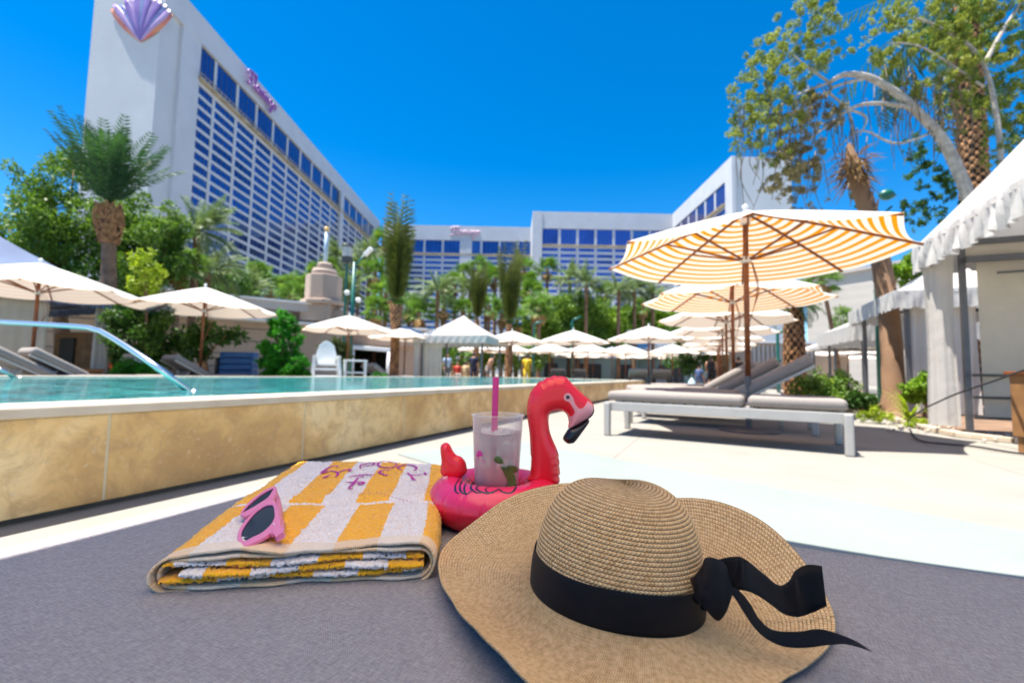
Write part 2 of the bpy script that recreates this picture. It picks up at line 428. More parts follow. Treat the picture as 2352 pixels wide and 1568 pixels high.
facade(bt, (-67.75, 87, 0), (0, 1, 0), (1, 0, 0), ZT, bays, (62.9, 69.0), (60.5, 62.6), rows, glassb)
# shell emblem on the end wall
D0 = 81.95
def petal(mb, base, tip, w, dy, bul, m):
    ax = tip - base; L = ax.length; ax.normalize(); sd = Vector((ax.z, 0, -ax.x)); n = 12; k = 7; vs = []; fs = []
    for i in range(n + 1):
        t = i / n; ww = w * (math.sin(math.pi * min(1, t ** .8 * .93 + .02)) ** .8) * (.45 + .75 * t)
        for j in range(k):
            u = j / (k - 1) * 2 - 1; vs.append(base + ax * (L * t) + sd * (ww * u) + Vector((0, -dy - bul * (1 - u * u) * math.sin(math.pi * min(t + .08, 1)), 0)))
    for i in range(n):
        for j in range(k - 1): fs.append((i * k + j, i * k + j + 1, (i + 1) * k + j + 1, (i + 1) * k + j))
    mb.add(vs, fs, m)
pc = [M('petal_purple', (.17, .10, .34), .45, (.26, .18, .46), scale=.5), M('petal_blue', (.12, .14, .36), .45, (.22, .27, .48), scale=.5), M('petal_lilac', (.34, .22, .46), .45, (.46, .34, .56), scale=.6), M('petal_coral', (.55, .12, .12), .45, (.58, .26, .14), scale=.5)]
tips = [(256, 22, 3), (262, 12, 2), (277, 12, 1), (290, 0, 0), (303, -4, 2), (316, -12, 0), (330, -15, 1), (344, -10, 0), (357, -3, 2), (369, 4, 0), (381, 12, 1), (391, 24, 2), (395, 33, 3)]
bb = dep(323, 96, D0 - .15)
for i, (tx_, ty, mi) in enumerate(tips):
    g = MB(); tp = dep(tx_, ty, D0 - .15); petal(g, bb - bt.location, tp - bt.location, .95, .0 + .12 * (1 - abs(i - 6) / 6) + .08 * (i % 2), .30, 0)
    o = g.build('shell_petal', pc[mi], bt, smooth=True)
    so_ = o.modifiers.new('t', 'SOLIDIFY'); so_.thickness = .08
g = MB(); cb = dep(325, 60, D0 + .1) - bt.location; g.beam(cb, cb + Vector((0, .8, 0)), 3, 3); g.build('emblem_bracket', midmetal, bt)
# cursive hotel name: strokes in a unit frame
script = [[(.05, .62), (.18, .78), (.42, .86), (.66, .86), (.62, .78)], [(.40, .84), (.36, .5), (.27, .16), (.14, .06), (.04, .14)], [(.2, .46), (.36, .5), (.52, .52)],
 [(.62, .18), (.74, .5), (.82, .82), (.76, .9), (.7, .7), (.68, .3), (.74, .16), (.82, .24)],
 [(1.08, .44), (.98, .5), (.88, .36), (.88, .2), (.98, .16), (1.06, .3), (1.1, .46), (1.08, .22), (1.16, .18)],
 [(1.2, .46), (1.22, .16), (1.26, .36), (1.36, .48), (1.38, .18), (1.42, .38), (1.52, .48), (1.55, .2), (1.62, .2)],
 [(1.68, .46), (1.66, .22), (1.74, .18)], [(1.7, .6), (1.71, .63)],
 [(1.8, .46), (1.82, .16), (1.86, .36), (1.96, .48), (1.98, .2), (2.05, .2)],
 [(2.3, .44), (2.2, .5), (2.1, .36), (2.1, .22), (2.2, .17), (2.3, .3), (2.32, .44), (2.3, .0), (2.2, -.18), (2.08, -.12), (2.2, 0), (2.38, .16)],
 [(2.62, .46), (2.5, .46), (2.44, .3), (2.5, .18), (2.62, .18), (2.7, .32), (2.62, .46), (2.8, .44)]]
signm = M('magenta_sign_tube', (.30, .11, .38), .5)
signm2 = M('faded_rose_sign', (.60, .42, .50), .5)
def sign(bt, o, d, up, s, thick, mat, out):
    g = MB()
    for st in script:
        pts = [Vector(o) + Vector(d) * (x * s) + Vector(up) * (y * s) - bt.location for x, y in st]
        g.tube(smooth_path(pts, 5), thick, 6)
    g.build('script_sign', mat, bt, smooth=True)
sign(bt, (-66.0, 106.5, 70.0), (0, 1, 0), (0, 0, 1), 5.0, .26, signm, 0)

# centre wing, lower
bt = thing('hotel_wing', (-28, 240, 0), 'white hotel wing in the middle distance under the small rose sign', 'hotel', 'hotel wings')
MB().box((0, -.0, ZT / 2), (77, 24, ZT)).build('tower_wall', stucco, bt)
y0 = 228.0
g = MB(); g.box((0, -12.25, (67.5 + ZT) / 2), (77, .9, ZT - 67.5)); g.box((-28 + 28 - 36.5, -12.3, ZT / 2), (4, 1.2, ZT)); g.build('parapet_band', hotel_paint, bt)
bays = []; s = 3.0
for k in range(4): bays.append((s, s + 8.2)); s += 9.3
s += 5.0
for k in range(4): bays.append((s, s + (4.2 if k == 0 else 8.2))); s += (5.3 if k == 0 else 9.3)
rows2 = [(59.4 - 2.75 * k - 1.45, 59.4 - 2.75 * k) for k in range(20)]
facade(bt, (-66.5, 228, 0), (1, 0, 0), (0, -1, 0), ZT, bays, (61.0, 67.4), (59.6, 60.6), rows2, glassb)
sign(bt, (-32.5, 227.0, 69.6), (1, 0, 0), (0, 0, 1), 5.4, .5, signm2, 0)
# block 2
bt = thing('hotel_wing', (40, 215, 0), 'broad white hotel wing right of centre with violet window bands', 'hotel', 'hotel wings')
MB().box((.85, 2.1, ZT / 2), (64.7, 24, ZT)).build('tower_wall', stucco, bt)
g = MB(); g.box((.8, -10.1, (67.2 + ZT) / 2), (64.5, .9, ZT - 67.2)); g.box((-29.4, -10.15, ZT / 2), (4.4, 1.4, ZT)); g.build('parapet_band', hotel_paint, bt)
bays = [(4.6 + 8.3 * k, 4.6 + 8.3 * k + 7.1) for k in range(7)]
rows3 = [(58.2 - 2.75 * k - 1.5, 58.2 - 2.75 * k) for k in range(20)]
facade(bt, (8.5, 205, 0), (1, 0, 0), (0, -1, 0), ZT, bays, (60.0, 67.0), (58.6, 59.6), rows3, glassp)
# right wing
bt = thing('hotel_wing', (83, 175, 0), 'white hotel wing at right whose blank end wall shows behind the hanging tree', 'hotel', 'hotel wings')
MB().box((.2, 2.2, ZT / 2), (19.6, 56.6, ZT)).build('tower_wall', stucco, bt)
g = MB(); g.box((-9.6, 2.2, (68.2 + ZT) / 2), (1.4, 57, ZT - 68.2)); g.box((-9.74, -24.2, ZT / 2), (1.2, 5, ZT - .05)); g.build('parapet_band', hotel_paint, bt)
bays = [(5 + 8.3 * k, 5 + 8.3 * k + 7.1) for k in range(6)]
facade(bt, (73.2, 149, 0), (0, 1, 0), (-1, 0, 0), ZT, bays, (61.5, 68.0), (59.4, 60.6), [(59 - 2.6 * k - 1.5, 59 - 2.6 * k) for k in range(20)], glassp)
# pale block far right
bt = thing('far_building', (44, 54, 0), 'plain pale beige building rising behind the right-hand umbrellas', 'building')
ribm = NT('ribbed_panel_wall'); ribm.set(Roughness=.8); ribm.setc(ribm.ramp(ribm.noise(.2, 3), [(.3, (.46, .41, .36)), (.7, (.52, .47, .41))]))
w = ribm.n('ShaderNodeTexWave'); w.bands_direction = 'Z'; w.inputs['Scale'].default_value = .35; ribm.l(ribm.co(), w.inputs['Vector']); ribm.bump(w.outputs['Fac'], .02, .25)
pa, pb = dep(1852, 640, 50), dep(2140, 590, 42)
d = (pb - pa); d.z = 0; n = Vector((d.y, -d.x, 0)).normalized(); n = n if n.y > 0 else -n
q = [pa, pb, pb + n * 18, pa + n * 18]; g = MB(); vs = [Vector((p.x, p.y, 0)) - bt.location for p in q] + [Vector((p.x, p.y, z)) - bt.location for p, z in zip(q, (pa.z, pb.z, pb.z, pa.z))]
g.add(vs, [(3, 2, 1, 0), (4, 5, 6, 7), (0, 1, 5, 4), (1, 2, 6, 5), (2, 3, 7, 6), (3, 0, 4, 7)]); g.build('wall', ribm.m, bt)
g = MB(); g.beam(pa - bt.location - n * .05, pb - bt.location - n * .05, .5, .35); g.build('roof_edge', greyt, bt)
# ------------------------------------------------------------------ low buildings
bt = thing('garden_building', gx(560, 25), 'low beige stepped building behind the round topiary shrub', 'building')
ra, rb = atz(379, 668, 1e9), None
pa, pb = dep(330, 664, 22.6), dep(702, 698, 27.0)
d = Vector((pb.x - pa.x, pb.y - pa.y, 0)); L = d.length; d.normalize(); n = Vector((d.y, -d.x, 0)); n = n if n.y < 0 else -n
rz = math.atan2(d.y, d.x); o0 = Vector((pa.x, pa.y, 0)); zt = 4.55
def wbox(mb, s0, s1, out0, out1, z0, z1, m=0):
    c = o0 + d * ((s0 + s1) / 2) + n * ((out0 + out1) / 2) - bt.location; c.z = (z0 + z1) / 2
    mb.box(c, (abs(s1 - s0), abs(out1 - out0), z1 - z0), rz=rz, m=m)
g = MB(); wbox(g, -8, L + 1.2, 0, -8, 0, 3.95); g.build('wall', beige, bt)
g = MB()
for z in (.7, 1.4, 2.1, 2.8): wbox(g, -8, L + 1.2, .03, .0, z, z + .05)
g.build('reveal_line', recess, bt)
g = MB(); wbox(g, -8, L + 1.3, .9, -8, 3.95, 4.4); wbox(g, -8, L - 1, .5, -5, 3.3, 3.9); g.build('fascia', greyt, bt)
g = MB(); wbox(g, -8, L + 1.3, 1.0, -8.1, 4.402, 4.5); wbox(g, -8, L + 1.5, 1.35, 0.1, 3.2, 3.3); g.build('roof_edge', white_paint, bt)
g = MB(); wbox(g, -2, 2.6, -3, -6, 4.5, 5.0); g.build('roof_plant_box', greyt, bt)
# turret
bt2 = thing('turret', gx(735, 27.2), 'stepped octagonal beige turret with a pale mast rising over the low building', 'turret')
def octp(r, a=22.5): return [(r * math.cos(R(a + 45 * k)), r * math.sin(R(a + 45 * k))) for k in range(8)]
g = MB(); g.prism(octp(1.05), 4.75, 6.25); g.build('octagon_drum', beige, bt2, bevel=.06)
g = MB(); g.prism(octp(1.3), 4.45, 4.75); g.build('drum_base', beige, bt2, bevel=.08)
g = MB(); g.lathe([(.72, 6.25), (.74, 6.5), (.66, 6.62), (.66, 6.7), (.42, 6.72), (.44, 6.95), (.36, 7.05), (0, 7.08)], seg=24); g.build('stepped_cap', beige, bt2, smooth=False)
g = MB(); g.box((-.1, 0, 3.95), (1.7, 1.9, 1.0)); g.box((.95, .3, 3.8), (1.0, 1.3, .75), m=0); g.box((1.6, .5, 3.7), (.7, 1, .5)); g.box((0, .3, 1.8), (2.4, 1.7, 3.4)); g.build('turret_base', beige, bt2, bevel=.05)
g = MB(); g.tube([(0, 0, 7.05), (0, 0, 9.0)], [.13, .1], 10); g.build('mast', M('pale_blue_mast', (.40, .52, .62), .4), bt2, smooth=True)
g = MB(); g.lathe([(0, 8.98), (.12, 9.05), (.15, 9.16), (.1, 9.28), (0, 9.32)], seg=12); g.build('amber_ball', M('amber_ball', (.75, .45, .12), .3), bt2, smooth=True)
# peach portico
bt3 = thing('portico', gx(820, 29), 'peach coloured open portico right of the white lifeguard chair', 'building')
g = MB(); g.box((.6, 1.5, 2.65), (7.6, 5, 1.0)); g.box((-2.6, 1.5, 1.1), (1.1, 5, 2.15)); g.box((3.3, 1.3, 1.1), (1.6, 4, 2.15)); g.box((.6, 3.8, 1.1), (7, .3, 2.1)); g.build('wall', peach, bt3)
g = MB(); g.box((.6, 1.5, 3.22), (8, 5.4, .14)); g.build('roof_edge', white_paint, bt3)
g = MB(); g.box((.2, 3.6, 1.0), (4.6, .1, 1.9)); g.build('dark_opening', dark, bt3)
g = MB(); g.tube([(.15, -1.4, 0), (.15, -1.4, 1.95)], .14, 12); g.tube([(2.4, -1.4, 0), (2.4, -1.4, 1.75)], .17, 12); g.build('column', white_paint, bt3, smooth=True)
g = MB(); g.beam((-1.2, -1.4, 2.1), (2.9, -1.4, 1.85), .3, .25); g.build('canopy_beam', white_paint, bt3, bevel=.03)
# curved pool bar
bt4 = thing('pool_bar', gx(1440, 40), 'curved two-storey pool bar with pale green panels behind the far umbrellas', 'building')
def arc_wall(mb, cx, cy, rx, ry, a0, a1, z0, z1, seg=28, thick=.4):
    vs = []; fs = []
    for i in range(seg + 1):
        a = R(a0 + (a1 - a0) * i / seg)
        for r_ in (1, 1 - thick / rx):
            for z in (z0, z1): vs.append((cx + rx * r_ * math.cos(a), cy + ry * r_ * math.sin(a), z))
    for i in range(seg):
        b = i * 4; c = b + 4
        fs += [(b, c, c + 1, b + 1), (b + 2, b + 3, c + 3, c + 2), (b + 1, c + 1, c + 3, b + 3), (b, b + 2, c + 2, c)]
    mb.add(vs, fs)
g = MB(); arc_wall(g, -3, 3, 6.2, 3.4, 180, 360, 2.35, 3.05); arc_wall(g, 7, 3, 7, 2.8, 180, 360, 2.2, 2.6); g.build('curved_fascia', greyt, bt4, smooth=False)
g = MB(); arc_wall(g, -3, 3.2, 6.0, 3.0, 180, 360, 3.05, 3.15, thick=6); arc_wall(g, 7, 3.2, 6.9, 2.6, 180, 360, 2.6, 2.68, thick=6.8); g.build('roof_slab', white_paint, bt4)
g = MB(); arc_wall(g, -3, 3.6, 5.4, 2.6, 180, 360, 0, 2.35); arc_wall(g, 7, 3.6, 6.2, 2.2, 180, 360, 0, 2.2); g.build('green_panel_wall', mint, bt4)
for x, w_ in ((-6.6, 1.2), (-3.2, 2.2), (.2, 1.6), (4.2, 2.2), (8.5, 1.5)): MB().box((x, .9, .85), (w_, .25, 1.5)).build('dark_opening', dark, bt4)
g = MB(); g.box((3.5, 4.2, 3.7), (8.2, 2.6, 1.5)); g.build('upper_storey', beige, bt4)
g = MB(); g.box((2.4, 2.87, 3.72), (4.4, .06, 1.0)); g.build('window', glassb, bt4)
g = MB(); [g.box((4.6 + 0 * k, 2.8, 3.3 + .12 * k), (3.4, .05, .05)) for k in range(8)]; [g.box((.2, 2.8, 3.3 + .12 * k), (1.2, .05, .05)) for k in range(8)]; g.build('louvre', white_paint, bt4)
g = MB(); g.lathe([(1.45, 2.7), (1.45, 4.1), (1.3, 4.12)], c=(7.2, 2.8, 0), seg=24); g.build('round_parapet', beige, bt4)
g = MB(); arc_wall(g, 1.5, 5.5, 4.4, 2.4, 150, 330, 4.75, 4.95, thick=4.2); g.build('curved_canopy', white_paint, bt4)
g = MB(); arc_wall(g, 1.5, 5.6, 3.9, 2.0, 160, 320, 4.1, 4.75); g.build('gold_soffit', brass, bt4)
bt5 = thing('service_kiosk', gx(1790, 26), 'flat-roofed pale kiosk with a ribbed front behind the striped umbrellas', 'building')
g = MB(); g.box((0, 1, 1.3), (3.6, 2.6, 2.6)); g.box((2.6, 1.6, 1.0), (3.6, 2, 2.0)); g.build('wall', beige, bt5)
g = MB(); [g.box((-1.6 + .25 * k, -.35, 2.0), (.14, .06, 1.0)) for k in range(14)]; g.build('rib', greyt, bt5)
g = MB(); g.box((0, 1, 2.66), (4.2, 3.1, .12)); g.build('roof_slab', white_paint, bt5)

# ------------------------------------------------------------------ umbrellas
fab = NT('striped_canopy_fabric'); fab.set(Roughness=.9); fab.b.inputs['Specular IOR Level'].default_value = .1
uv = fab.n('ShaderNodeUVMap'); sx = fab.n('ShaderNodeSeparateXYZ'); fab.l(uv.outputs[0], sx.inputs[0])
fr = fab.math('FRACT', fab.math('MULTIPLY', sx.outputs[1], 15.5)); st = fab.math('GREATER_THAN', fr, .56)
geo = fab.n('ShaderNodeNewGeometry')
under = fab.mix(st, (.74, .67, .58), (.72, .235, .004))
topc = (.76, .73, .68)
rim_ = fab.math('GREATER_THAN', sx.outputs[1], .985)
topc = fab.mix(rim_, topc, (.74, .36, .10))
colr = fab.mix(geo.outputs['Backfacing'], topc, under); fab.setc(colr)
fab.thin(.36, fab.mix(st, (.80, .72, .60), (.80, .28, .004))); fab = fab.m
fab2 = NT('pale_canopy_fabric'); fab2.set(Roughness=.9)
uv = fab2.n('ShaderNodeUVMap'); sx = fab2.n('ShaderNodeSeparateXYZ'); fab2.l(uv.outputs[0], sx.inputs[0])
fr = fab2.math('FRACT', fab2.math('MULTIPLY', sx.outputs[1], 12)); st = fab2.math('GREATER_THAN', fr, .6)
geo = fab2.n('ShaderNodeNewGeometry')
under = fab2.mix(st, (.74, .64, .55), (.66, .46, .32))
rim_ = fab2.math('GREATER_THAN', sx.outputs[1], .97)
fab2.setc(fab2.mix(geo.outputs['Backfacing'], fab2.mix(rim_, (.78, .75, .70), (.72, .50, .30)), under)); fab2.thin(.25, (.70, .58, .48)); fab2 = fab2.m

RU, ZR, ZA = 1.66, 2.06, 2.62
def canopy_mesh(mat):
    g = MB(); nr = 12; na = 10
    rib = []
    for k in range(8):
        a = R(22.5 + 45 * k + 3)
        rib.append([Vector((math.cos(a) * RU * t, math.sin(a) * RU * t, ZA - (ZA - ZR) * (t ** 1.12))) for t in [i / nr for i in range(nr + 1)]])
    for k in range(8):
        A_, B_ = rib[k], rib[(k + 1) % 8]; vs = []; uvs = []
        for i in range(nr + 1):
            t = i / nr
            for j in range(na + 1):
                s = j / na; p = A_[i].lerp(B_[i], s); b = 4 * s * (1 - s)
                p.z -= .075 * b * t * (1.2 - t * .5); r2 = 1 - .035 * b * t * t; p.x *= r2; p.y *= r2
                vs.append(p); uvs.append((s, t))
        fs = []; fu = []
        for i in range(nr):
            for j in range(na):
                f = (i * (na + 1) + j, (i + 1) * (na + 1) + j, (i + 1) * (na + 1) + j + 1, i * (na + 1) + j + 1)
                fs.append(f); fu += [uvs[q] for q in f]
        g.add(vs, fs, 0, fu)
    return g.build('canopy', mat, None, smooth=True)
def make_umbrella(mat):
    r = thing('umbrella', (0, 0, 0), 'x', 'umbrella', 'pool umbrellas')
    c = canopy_mesh(mat); c.parent = r
    g = MB(); g.tube([(0, 0, .62), (0, 0, ZA - .05)], .031, 12); g.build('pole', wood, r, smooth=True)
    g = MB(); g.tube([(0, 0, .03), (0, 0, .64)], .033, 12); g.lathe([(.33, 0), (.33, .015), (.30, .03), (.05, .045)], seg=32); g.build('base', midmetal, r, smooth=False)
    g = MB(); g.lathe([(0, ZA), (.03, ZA + .0), (.02, ZA + .03), (.035, ZA + .055), (.035, ZA + .075), (0, ZA + .10)], seg=16); g.build('finial', plastic_w, r, smooth=True)
    g = MB(); zh = ZR - .0; g.lathe([(.03, zh - .07), (.06, zh - .06), (.062, zh), (.03, zh + .01)], seg=16); g.build('hub', plastic_w, r, smooth=False)
    g = MB(); g.lathe([(.03, ZA - .16), (.06, ZA - .15), (.06, ZA - .09), (.03, ZA - .08)], seg=16); g.build('crown_ring', plastic_w, r, smooth=False)
    for k in range(8):
        a = R(22.5 + 45 * k + 3); e = Vector((math.cos(a), math.sin(a), 0))
        def rp(t): return e * RU * t + Vector((0, 0, ZA - (ZA - ZR) * (t ** 1.12) - .018))
        g = MB(); pts = [rp(t) for t in (.03, .2, .4, .6, .8, .995)]
        for p, q in zip(pts[:-1], pts[1:]): g.beam(p, q, .022, .024)
        o = g.build('rib', wood, r)
        g = MB(); g.beam(e * .05 + Vector((0, 0, zh - .03)), rp(.55), .018, .022); g.build('strut', wood, o)
    g = MB()
    for k in range(3):
        pts = [Vector((.05 + .02 * k, .03 * k - .02, zh - .05)), Vector((.12 + .03 * k, .04 * k, zh - .35)), Vector((.09, .02, zh - .6)), Vector((.03, .0, zh - .78))]
        g.tube(smooth_path(pts, 4), .004, 5)
    g.build('cord', wood, r)
    return r
um_s = make_umbrella(fab); um_p = make_umbrella(fab2)
def place_umb(src, x, y, label, rz=0, first=[set()], far=False, sc=1):
    keep = {'canopy', 'pole', 'finial', 'base'} if far else None
    if id(src) not in first[0] and not far: o = src; first[0].add(id(src))
    else: o = copy_tree(src, keep)
    o.location = (x, y, 0); o.rotation_euler = (0, 0, rz); o.scale = (sc, sc, sc); o['label'] = label; return o
row = [(2.79 + 1.33 * k, 5.38 + 3.08 * k) for k in range(7)]
place_umb(um_s, *row[0], 'large orange and white striped umbrella nearest the camera at right, seen from below', rz=R(-6))
um2 = place_umb(um_s, *row[1], 'second orange striped umbrella, tucked under the rim of the nearest one', rz=R(-4))
um3 = place_umb(um_p, *row[2], 'third umbrella of the right-hand row, pale peach stripes, beside the diamond-barked palm', rz=R(5))
for i, lb in enumerate(['fourth umbrella of the right-hand row, just below the third canopy', 'fifth umbrella of the right-hand row, showing between the wooden poles', 'sixth umbrella of the right-hand row behind the lounger poles', 'last umbrella of the right-hand row, mostly hidden']):
    place_umb(um_p, *row[3 + i], lb, rz=R(9 * i))
oh = copy_tree(um_s, {'canopy', 'rib', 'strut', 'hub', 'finial'}); oh.location = (.19, .11, .25); oh.rotation_euler = (0, 0, R(18)); oh['label'] = 'sheer cream cantilever umbrella overhead that shades the daybed, outside the picture, its cream cloth made up for warm fill light'
sheer = M('warm_fill_canvas', (.88, .74, .58), .9, scale=3, var=.03, thin=.84)  # cloth made up so the unseen canopy passes warm fill light to the foreground
for ch in oh.children:
    if ch.name.startswith('canopy'): ch.data = ch.data.copy(); ch.data.materials[0] = sheer
g = MB(); g.tube([(-1.2, -1.6, -.24), (-1.2, -1.6, 2.7)], .04, 12); g.tube([(-1.2, -1.6, 2.7), (0, 0, 2.66)], .03, 10); g.build('side_pole', wood, oh, smooth=True)
for px, D, lb in [(72, 8.9, 'cream umbrella at the far left in front of the blue-shaded cabana roof'), (460, 11.3, 'cream umbrella over taupe loungers left of the round topiary'),
                  (797, 16.6, 'cream umbrella directly right of the topiary, above the lifeguard chair'), (928, 20.2, 'cream umbrella overlapping the white square tent'),
                  (1175, 21.5, 'cream umbrella in the middle with a tied palm rising behind it'), (1316, 20.5, 'cream umbrella in the middle under the bright green broadleaf trees'),
                  (1490, 18.2, 'cream umbrella in the middle nearest the striped ones')]:
    p = gx(px, D); place_umb(um_p, p.x, p.y, lb, rz=rnd.uniform(0, .7))
far_u = [(1085, 36, 'first small far umbrella from the left, above the people in the pool area'), (1130, 33, 'far umbrella with its canopy overlapping the first one'), (1180, 37, 'low far umbrella behind the middle tied palm trunk'),
 (1228, 33, 'far umbrella just right of the middle tied palm trunk'), (1270, 38, 'far umbrella above the person in yellow'), (1316, 34, 'far umbrella framed by the pole of a nearer cream one'), (1362, 38, 'low far umbrella behind a flamingo float head'),
 (1405, 33, 'far umbrella in front of the curved bar fascia'), (1450, 37.5, 'low far umbrella in front of a dark bar opening'), (1518, 32.5, 'far umbrella right of the nearer pointed cream one'), (1560, 36, 'low far umbrella left of the woman in black'),
 (1600, 37, 'low far umbrella just left of the woman in black'), (1652, 29.5, 'large far umbrella behind the woman in black'), (1745, 33, 'far umbrella right of the wooden poles'), (1790, 31, 'far umbrella left of the diamond-barked palm'), (1108, 29, 'low far umbrella behind the person in navy'), (1165, 30, 'far umbrella directly behind the middle tied palm trunk'), (1262, 29.5, 'far umbrella left of the curved bar fascia'), (1350, 29, 'far umbrella nearest the camera in front of the curved bar'), (1437, 29.5, 'far umbrella between two dark bar openings'), (1545, 28.5, 'far umbrella over the two lounger backs past the pool corner')]
for px, D, lb in far_u:
    p = gx(px, D); place_umb(um_p, p.x, p.y, lb, rz=rnd.uniform(0, .7), far=True)
for px, D, lb in [(1925, 22, 'cream umbrella between the two right-hand palm trunks'), (1985, 25, 'far cream umbrella left of the bare palm trunk'), (1880, 28, 'small far umbrella right of the diamond-barked palm'), (1950, 31, 'low far umbrella beyond the garden bed')]:
    p = gx(px, D); place_umb(um_p, p.x, p.y, lb, rz=rnd.uniform(0, .7), far=True)

# ------------------------------------------------------------------ loungers
def cushion(name, size, loc, rot, parent, mat=None):
    g = MB(); g.box((0, 0, 0), size); o = g.build(name, mat or cush, parent, smooth=True, bevel=size[2] * .42, seg=4)
    o.location = loc; o.rotation_euler = rot; return o
def make_lounger(back, flat=False):
    r = thing('sun_lounger', (0, 0, 0), 'x', 'sun lounger', 'sun loungers with taupe cushions')
    L_, w_ = 2.02, .72
    g = MB()
    for y in (-w_ / 2 + .02, w_ / 2 - .02): g.box((0, y, .30), (L_, .035, .09))
    for x in (-L_ / 2 + .02, .35, L_ / 2 - .02): g.box((x, 0, .30), (.035, w_ - .08, .07))
    g.build('frame', alu, r, bevel=.006)
    for sx_ in (-1, 1):
        for sy in (-1, 1):
            MB().box((sx_ * (L_ / 2 + .005), sy * (w_ / 2 + .012), .172), (.065, .065, .344)).build('leg', alu, r, bevel=.015)
    g = MB(); [g.box((-L_ / 2 + .1 + .1 * k, 0, .352), (.07, w_ - .07, .01)) for k in range(13)]; g.build('slat', alu, r)
    sl_ = 1.28; cushion('seat_cushion', (sl_, w_ - .02, .10), (-L_ / 2 + sl_ / 2 - .02, 0, .408), (0, 0, 0), r)
    bl = .74 if flat else .86
    if flat: cushion('back_cushion', (bl, w_ - .02, .10), (L_ / 2 - bl / 2 + .01, 0, .408), (0, 0, 0), r)
    else:
        a = R(back); hx = -L_ / 2 + sl_ + .0
        c = Vector((hx + math.cos(a) * bl / 2, 0, .38 + math.sin(a) * bl / 2 + .03))
        cushion('back_cushion', (bl, w_ - .02, .14), c, (0, -a, 0), r)
        g = MB(); off = Vector((math.sin(a), 0, -math.cos(a))) * .07
        for y in (-w_ / 2 + .03, w_ / 2 - .03): g.beam(Vector((hx, y, .36)) + off * .3, Vector((hx + math.cos(a) * bl, y, .36 + math.sin(a) * bl)) + off * .6, .03, .03)
        g.beam(Vector((hx + .5 * math.cos(a) * bl, 0, .30 + .5 * math.sin(a) * bl)), Vector((hx + .55, 0, .32)), .4, .02)
        g.build('back_frame', alu, r)
    return r
lf = make_lounger(0, True); lr = make_lounger(31)
la = math.atan2(-.50, .866)
NU = Vector((.50, .866, 0)); C0 = Vector((2.07, 4.58, 0))
lf.location = C0; lf.rotation_euler = (0, 0, la); lf['label'] = 'nearest grey-framed lounger lying flat beneath the striped umbrella'
lus = [lr]
lus += [copy_tree(lr) for _ in range(3)]
for i, (o, dd, lb) in enumerate(zip(lus, (1.38, 2.35, 3.5, 5.9), ['lounger with raised back just behind the nearest flat one', 'lounger with raised back, second behind the flat one', 'lounger with raised back beside the second wooden pole', 'farthest raised lounger of the right-hand row'])):
    o.location = C0 + U * dd - Vd * (0, .22, .42, .3)[i]; o.rotation_euler = (0, 0, la); o['label'] = lb
back = [(1285, 22.5, 'raised lounger back left of the dark bar opening behind the pool end', 80), (1330, 22.5, 'raised lounger back half hidden by the pink float head', 80), (1462, 18.6, 'left of two grey lounger backs standing past the pool corner', 78), (1514, 18.6, 'right of two grey lounger backs standing past the pool corner', 78),
        (165, 7.9, 'taupe lounger with raised back in front of the left cabana', 60), (235, 8.3, 'taupe lounger back beside the left umbrella pole', 60), (415, 10.7, 'taupe lounger left of the second umbrella pole', 60), (495, 11.2, 'taupe lounger right of the second umbrella pole, by the blue chair', 60), (893, 17.0, 'taupe lounger in front of the orange-barked palm foot', 60)]
for px, D, lb, az in back:
    o = copy_tree(lr); p = gx(px, D); o.location = p; o.rotation_euler = (0, 0, R(az - 180)); o['label'] = lb
# ------------------------------------------------------------------ cabanas and tents
def ruffle(mb, p, q, z, drop, amp=.028, wl=.11, seed=0):
    p = Vector(p); q = Vector(q); d = q - p; L = d.length; d.normalize(); n = Vector((d.y, -d.x, 0)); N = int(L / .03); vs = []; fs = []
    rr = random.Random(seed); ph = rr.uniform(0, 6)
    for i in range(N + 1):
        s = L * i / N
        for j in range(5):
            t = j / 4; w = (math.sin(s / wl * 6.28 + ph + math.sin(s * 3) * 1.2 + math.sin(s * 11 + t * 3) * 1.4) + .6 * math.sin(s * 19 + t * 4)) * amp * (.25 + t)
            zz = z - drop * t * (1 + (.16 * abs(math.sin(s / wl * 1.57 + ph)) if j == 4 else 0)) 
            c = p + d * s + n * w; vs.append((c.x, c.y, zz))
    for i in range(N):
        for j in range(4): fs.append((i * 5 + j, (i + 1) * 5 + j, (i + 1) * 5 + j + 1, i * 5 + j + 1))
    mb.add(vs, fs)
def drape(p, q, z0, z1, parent, mat, folds=.13, amp=.04, name='curtain', gather=.0, seed=0):
    p = Vector(p); q = Vector(q); d = q - p; L = d.length; d.normalize(); n = Vector((d.y, -d.x, 0)); N = max(12, int(L / .02)); vs = []; fs = []; K = 14
    for i in range(N + 1):
        s = i / N
        for j in range(K + 1):
            t = j / K; g_ = 1 - gather * math.sin(math.pi * min(1, t * 1.1)) * .6
            w = (math.sin(s * L / folds * 6.28 + seed + .9 * math.sin(t * 2.2 + s * 5) + 1.3 * math.sin(s * 9 + seed)) + .4 * math.sin(s * 31 + t * 2)) * amp * (.45 + .5 * t) * (.6 + .4 * math.sin(s * 7 + 1))
            c = p + d * (L * (.5 + (s - .5) * g_)) + n * w; vs.append((c.x, c.y, z1 + (z0 - z1) * t))
    for i in range(N):
        for j in range(K): fs.append((i * (K + 1) + j, (i + 1) * (K + 1) + j, (i + 1) * (K + 1) + j + 1, i * (K + 1) + j + 1))
    return MB().add(vs, fs).build(name, mat, parent, smooth=True)
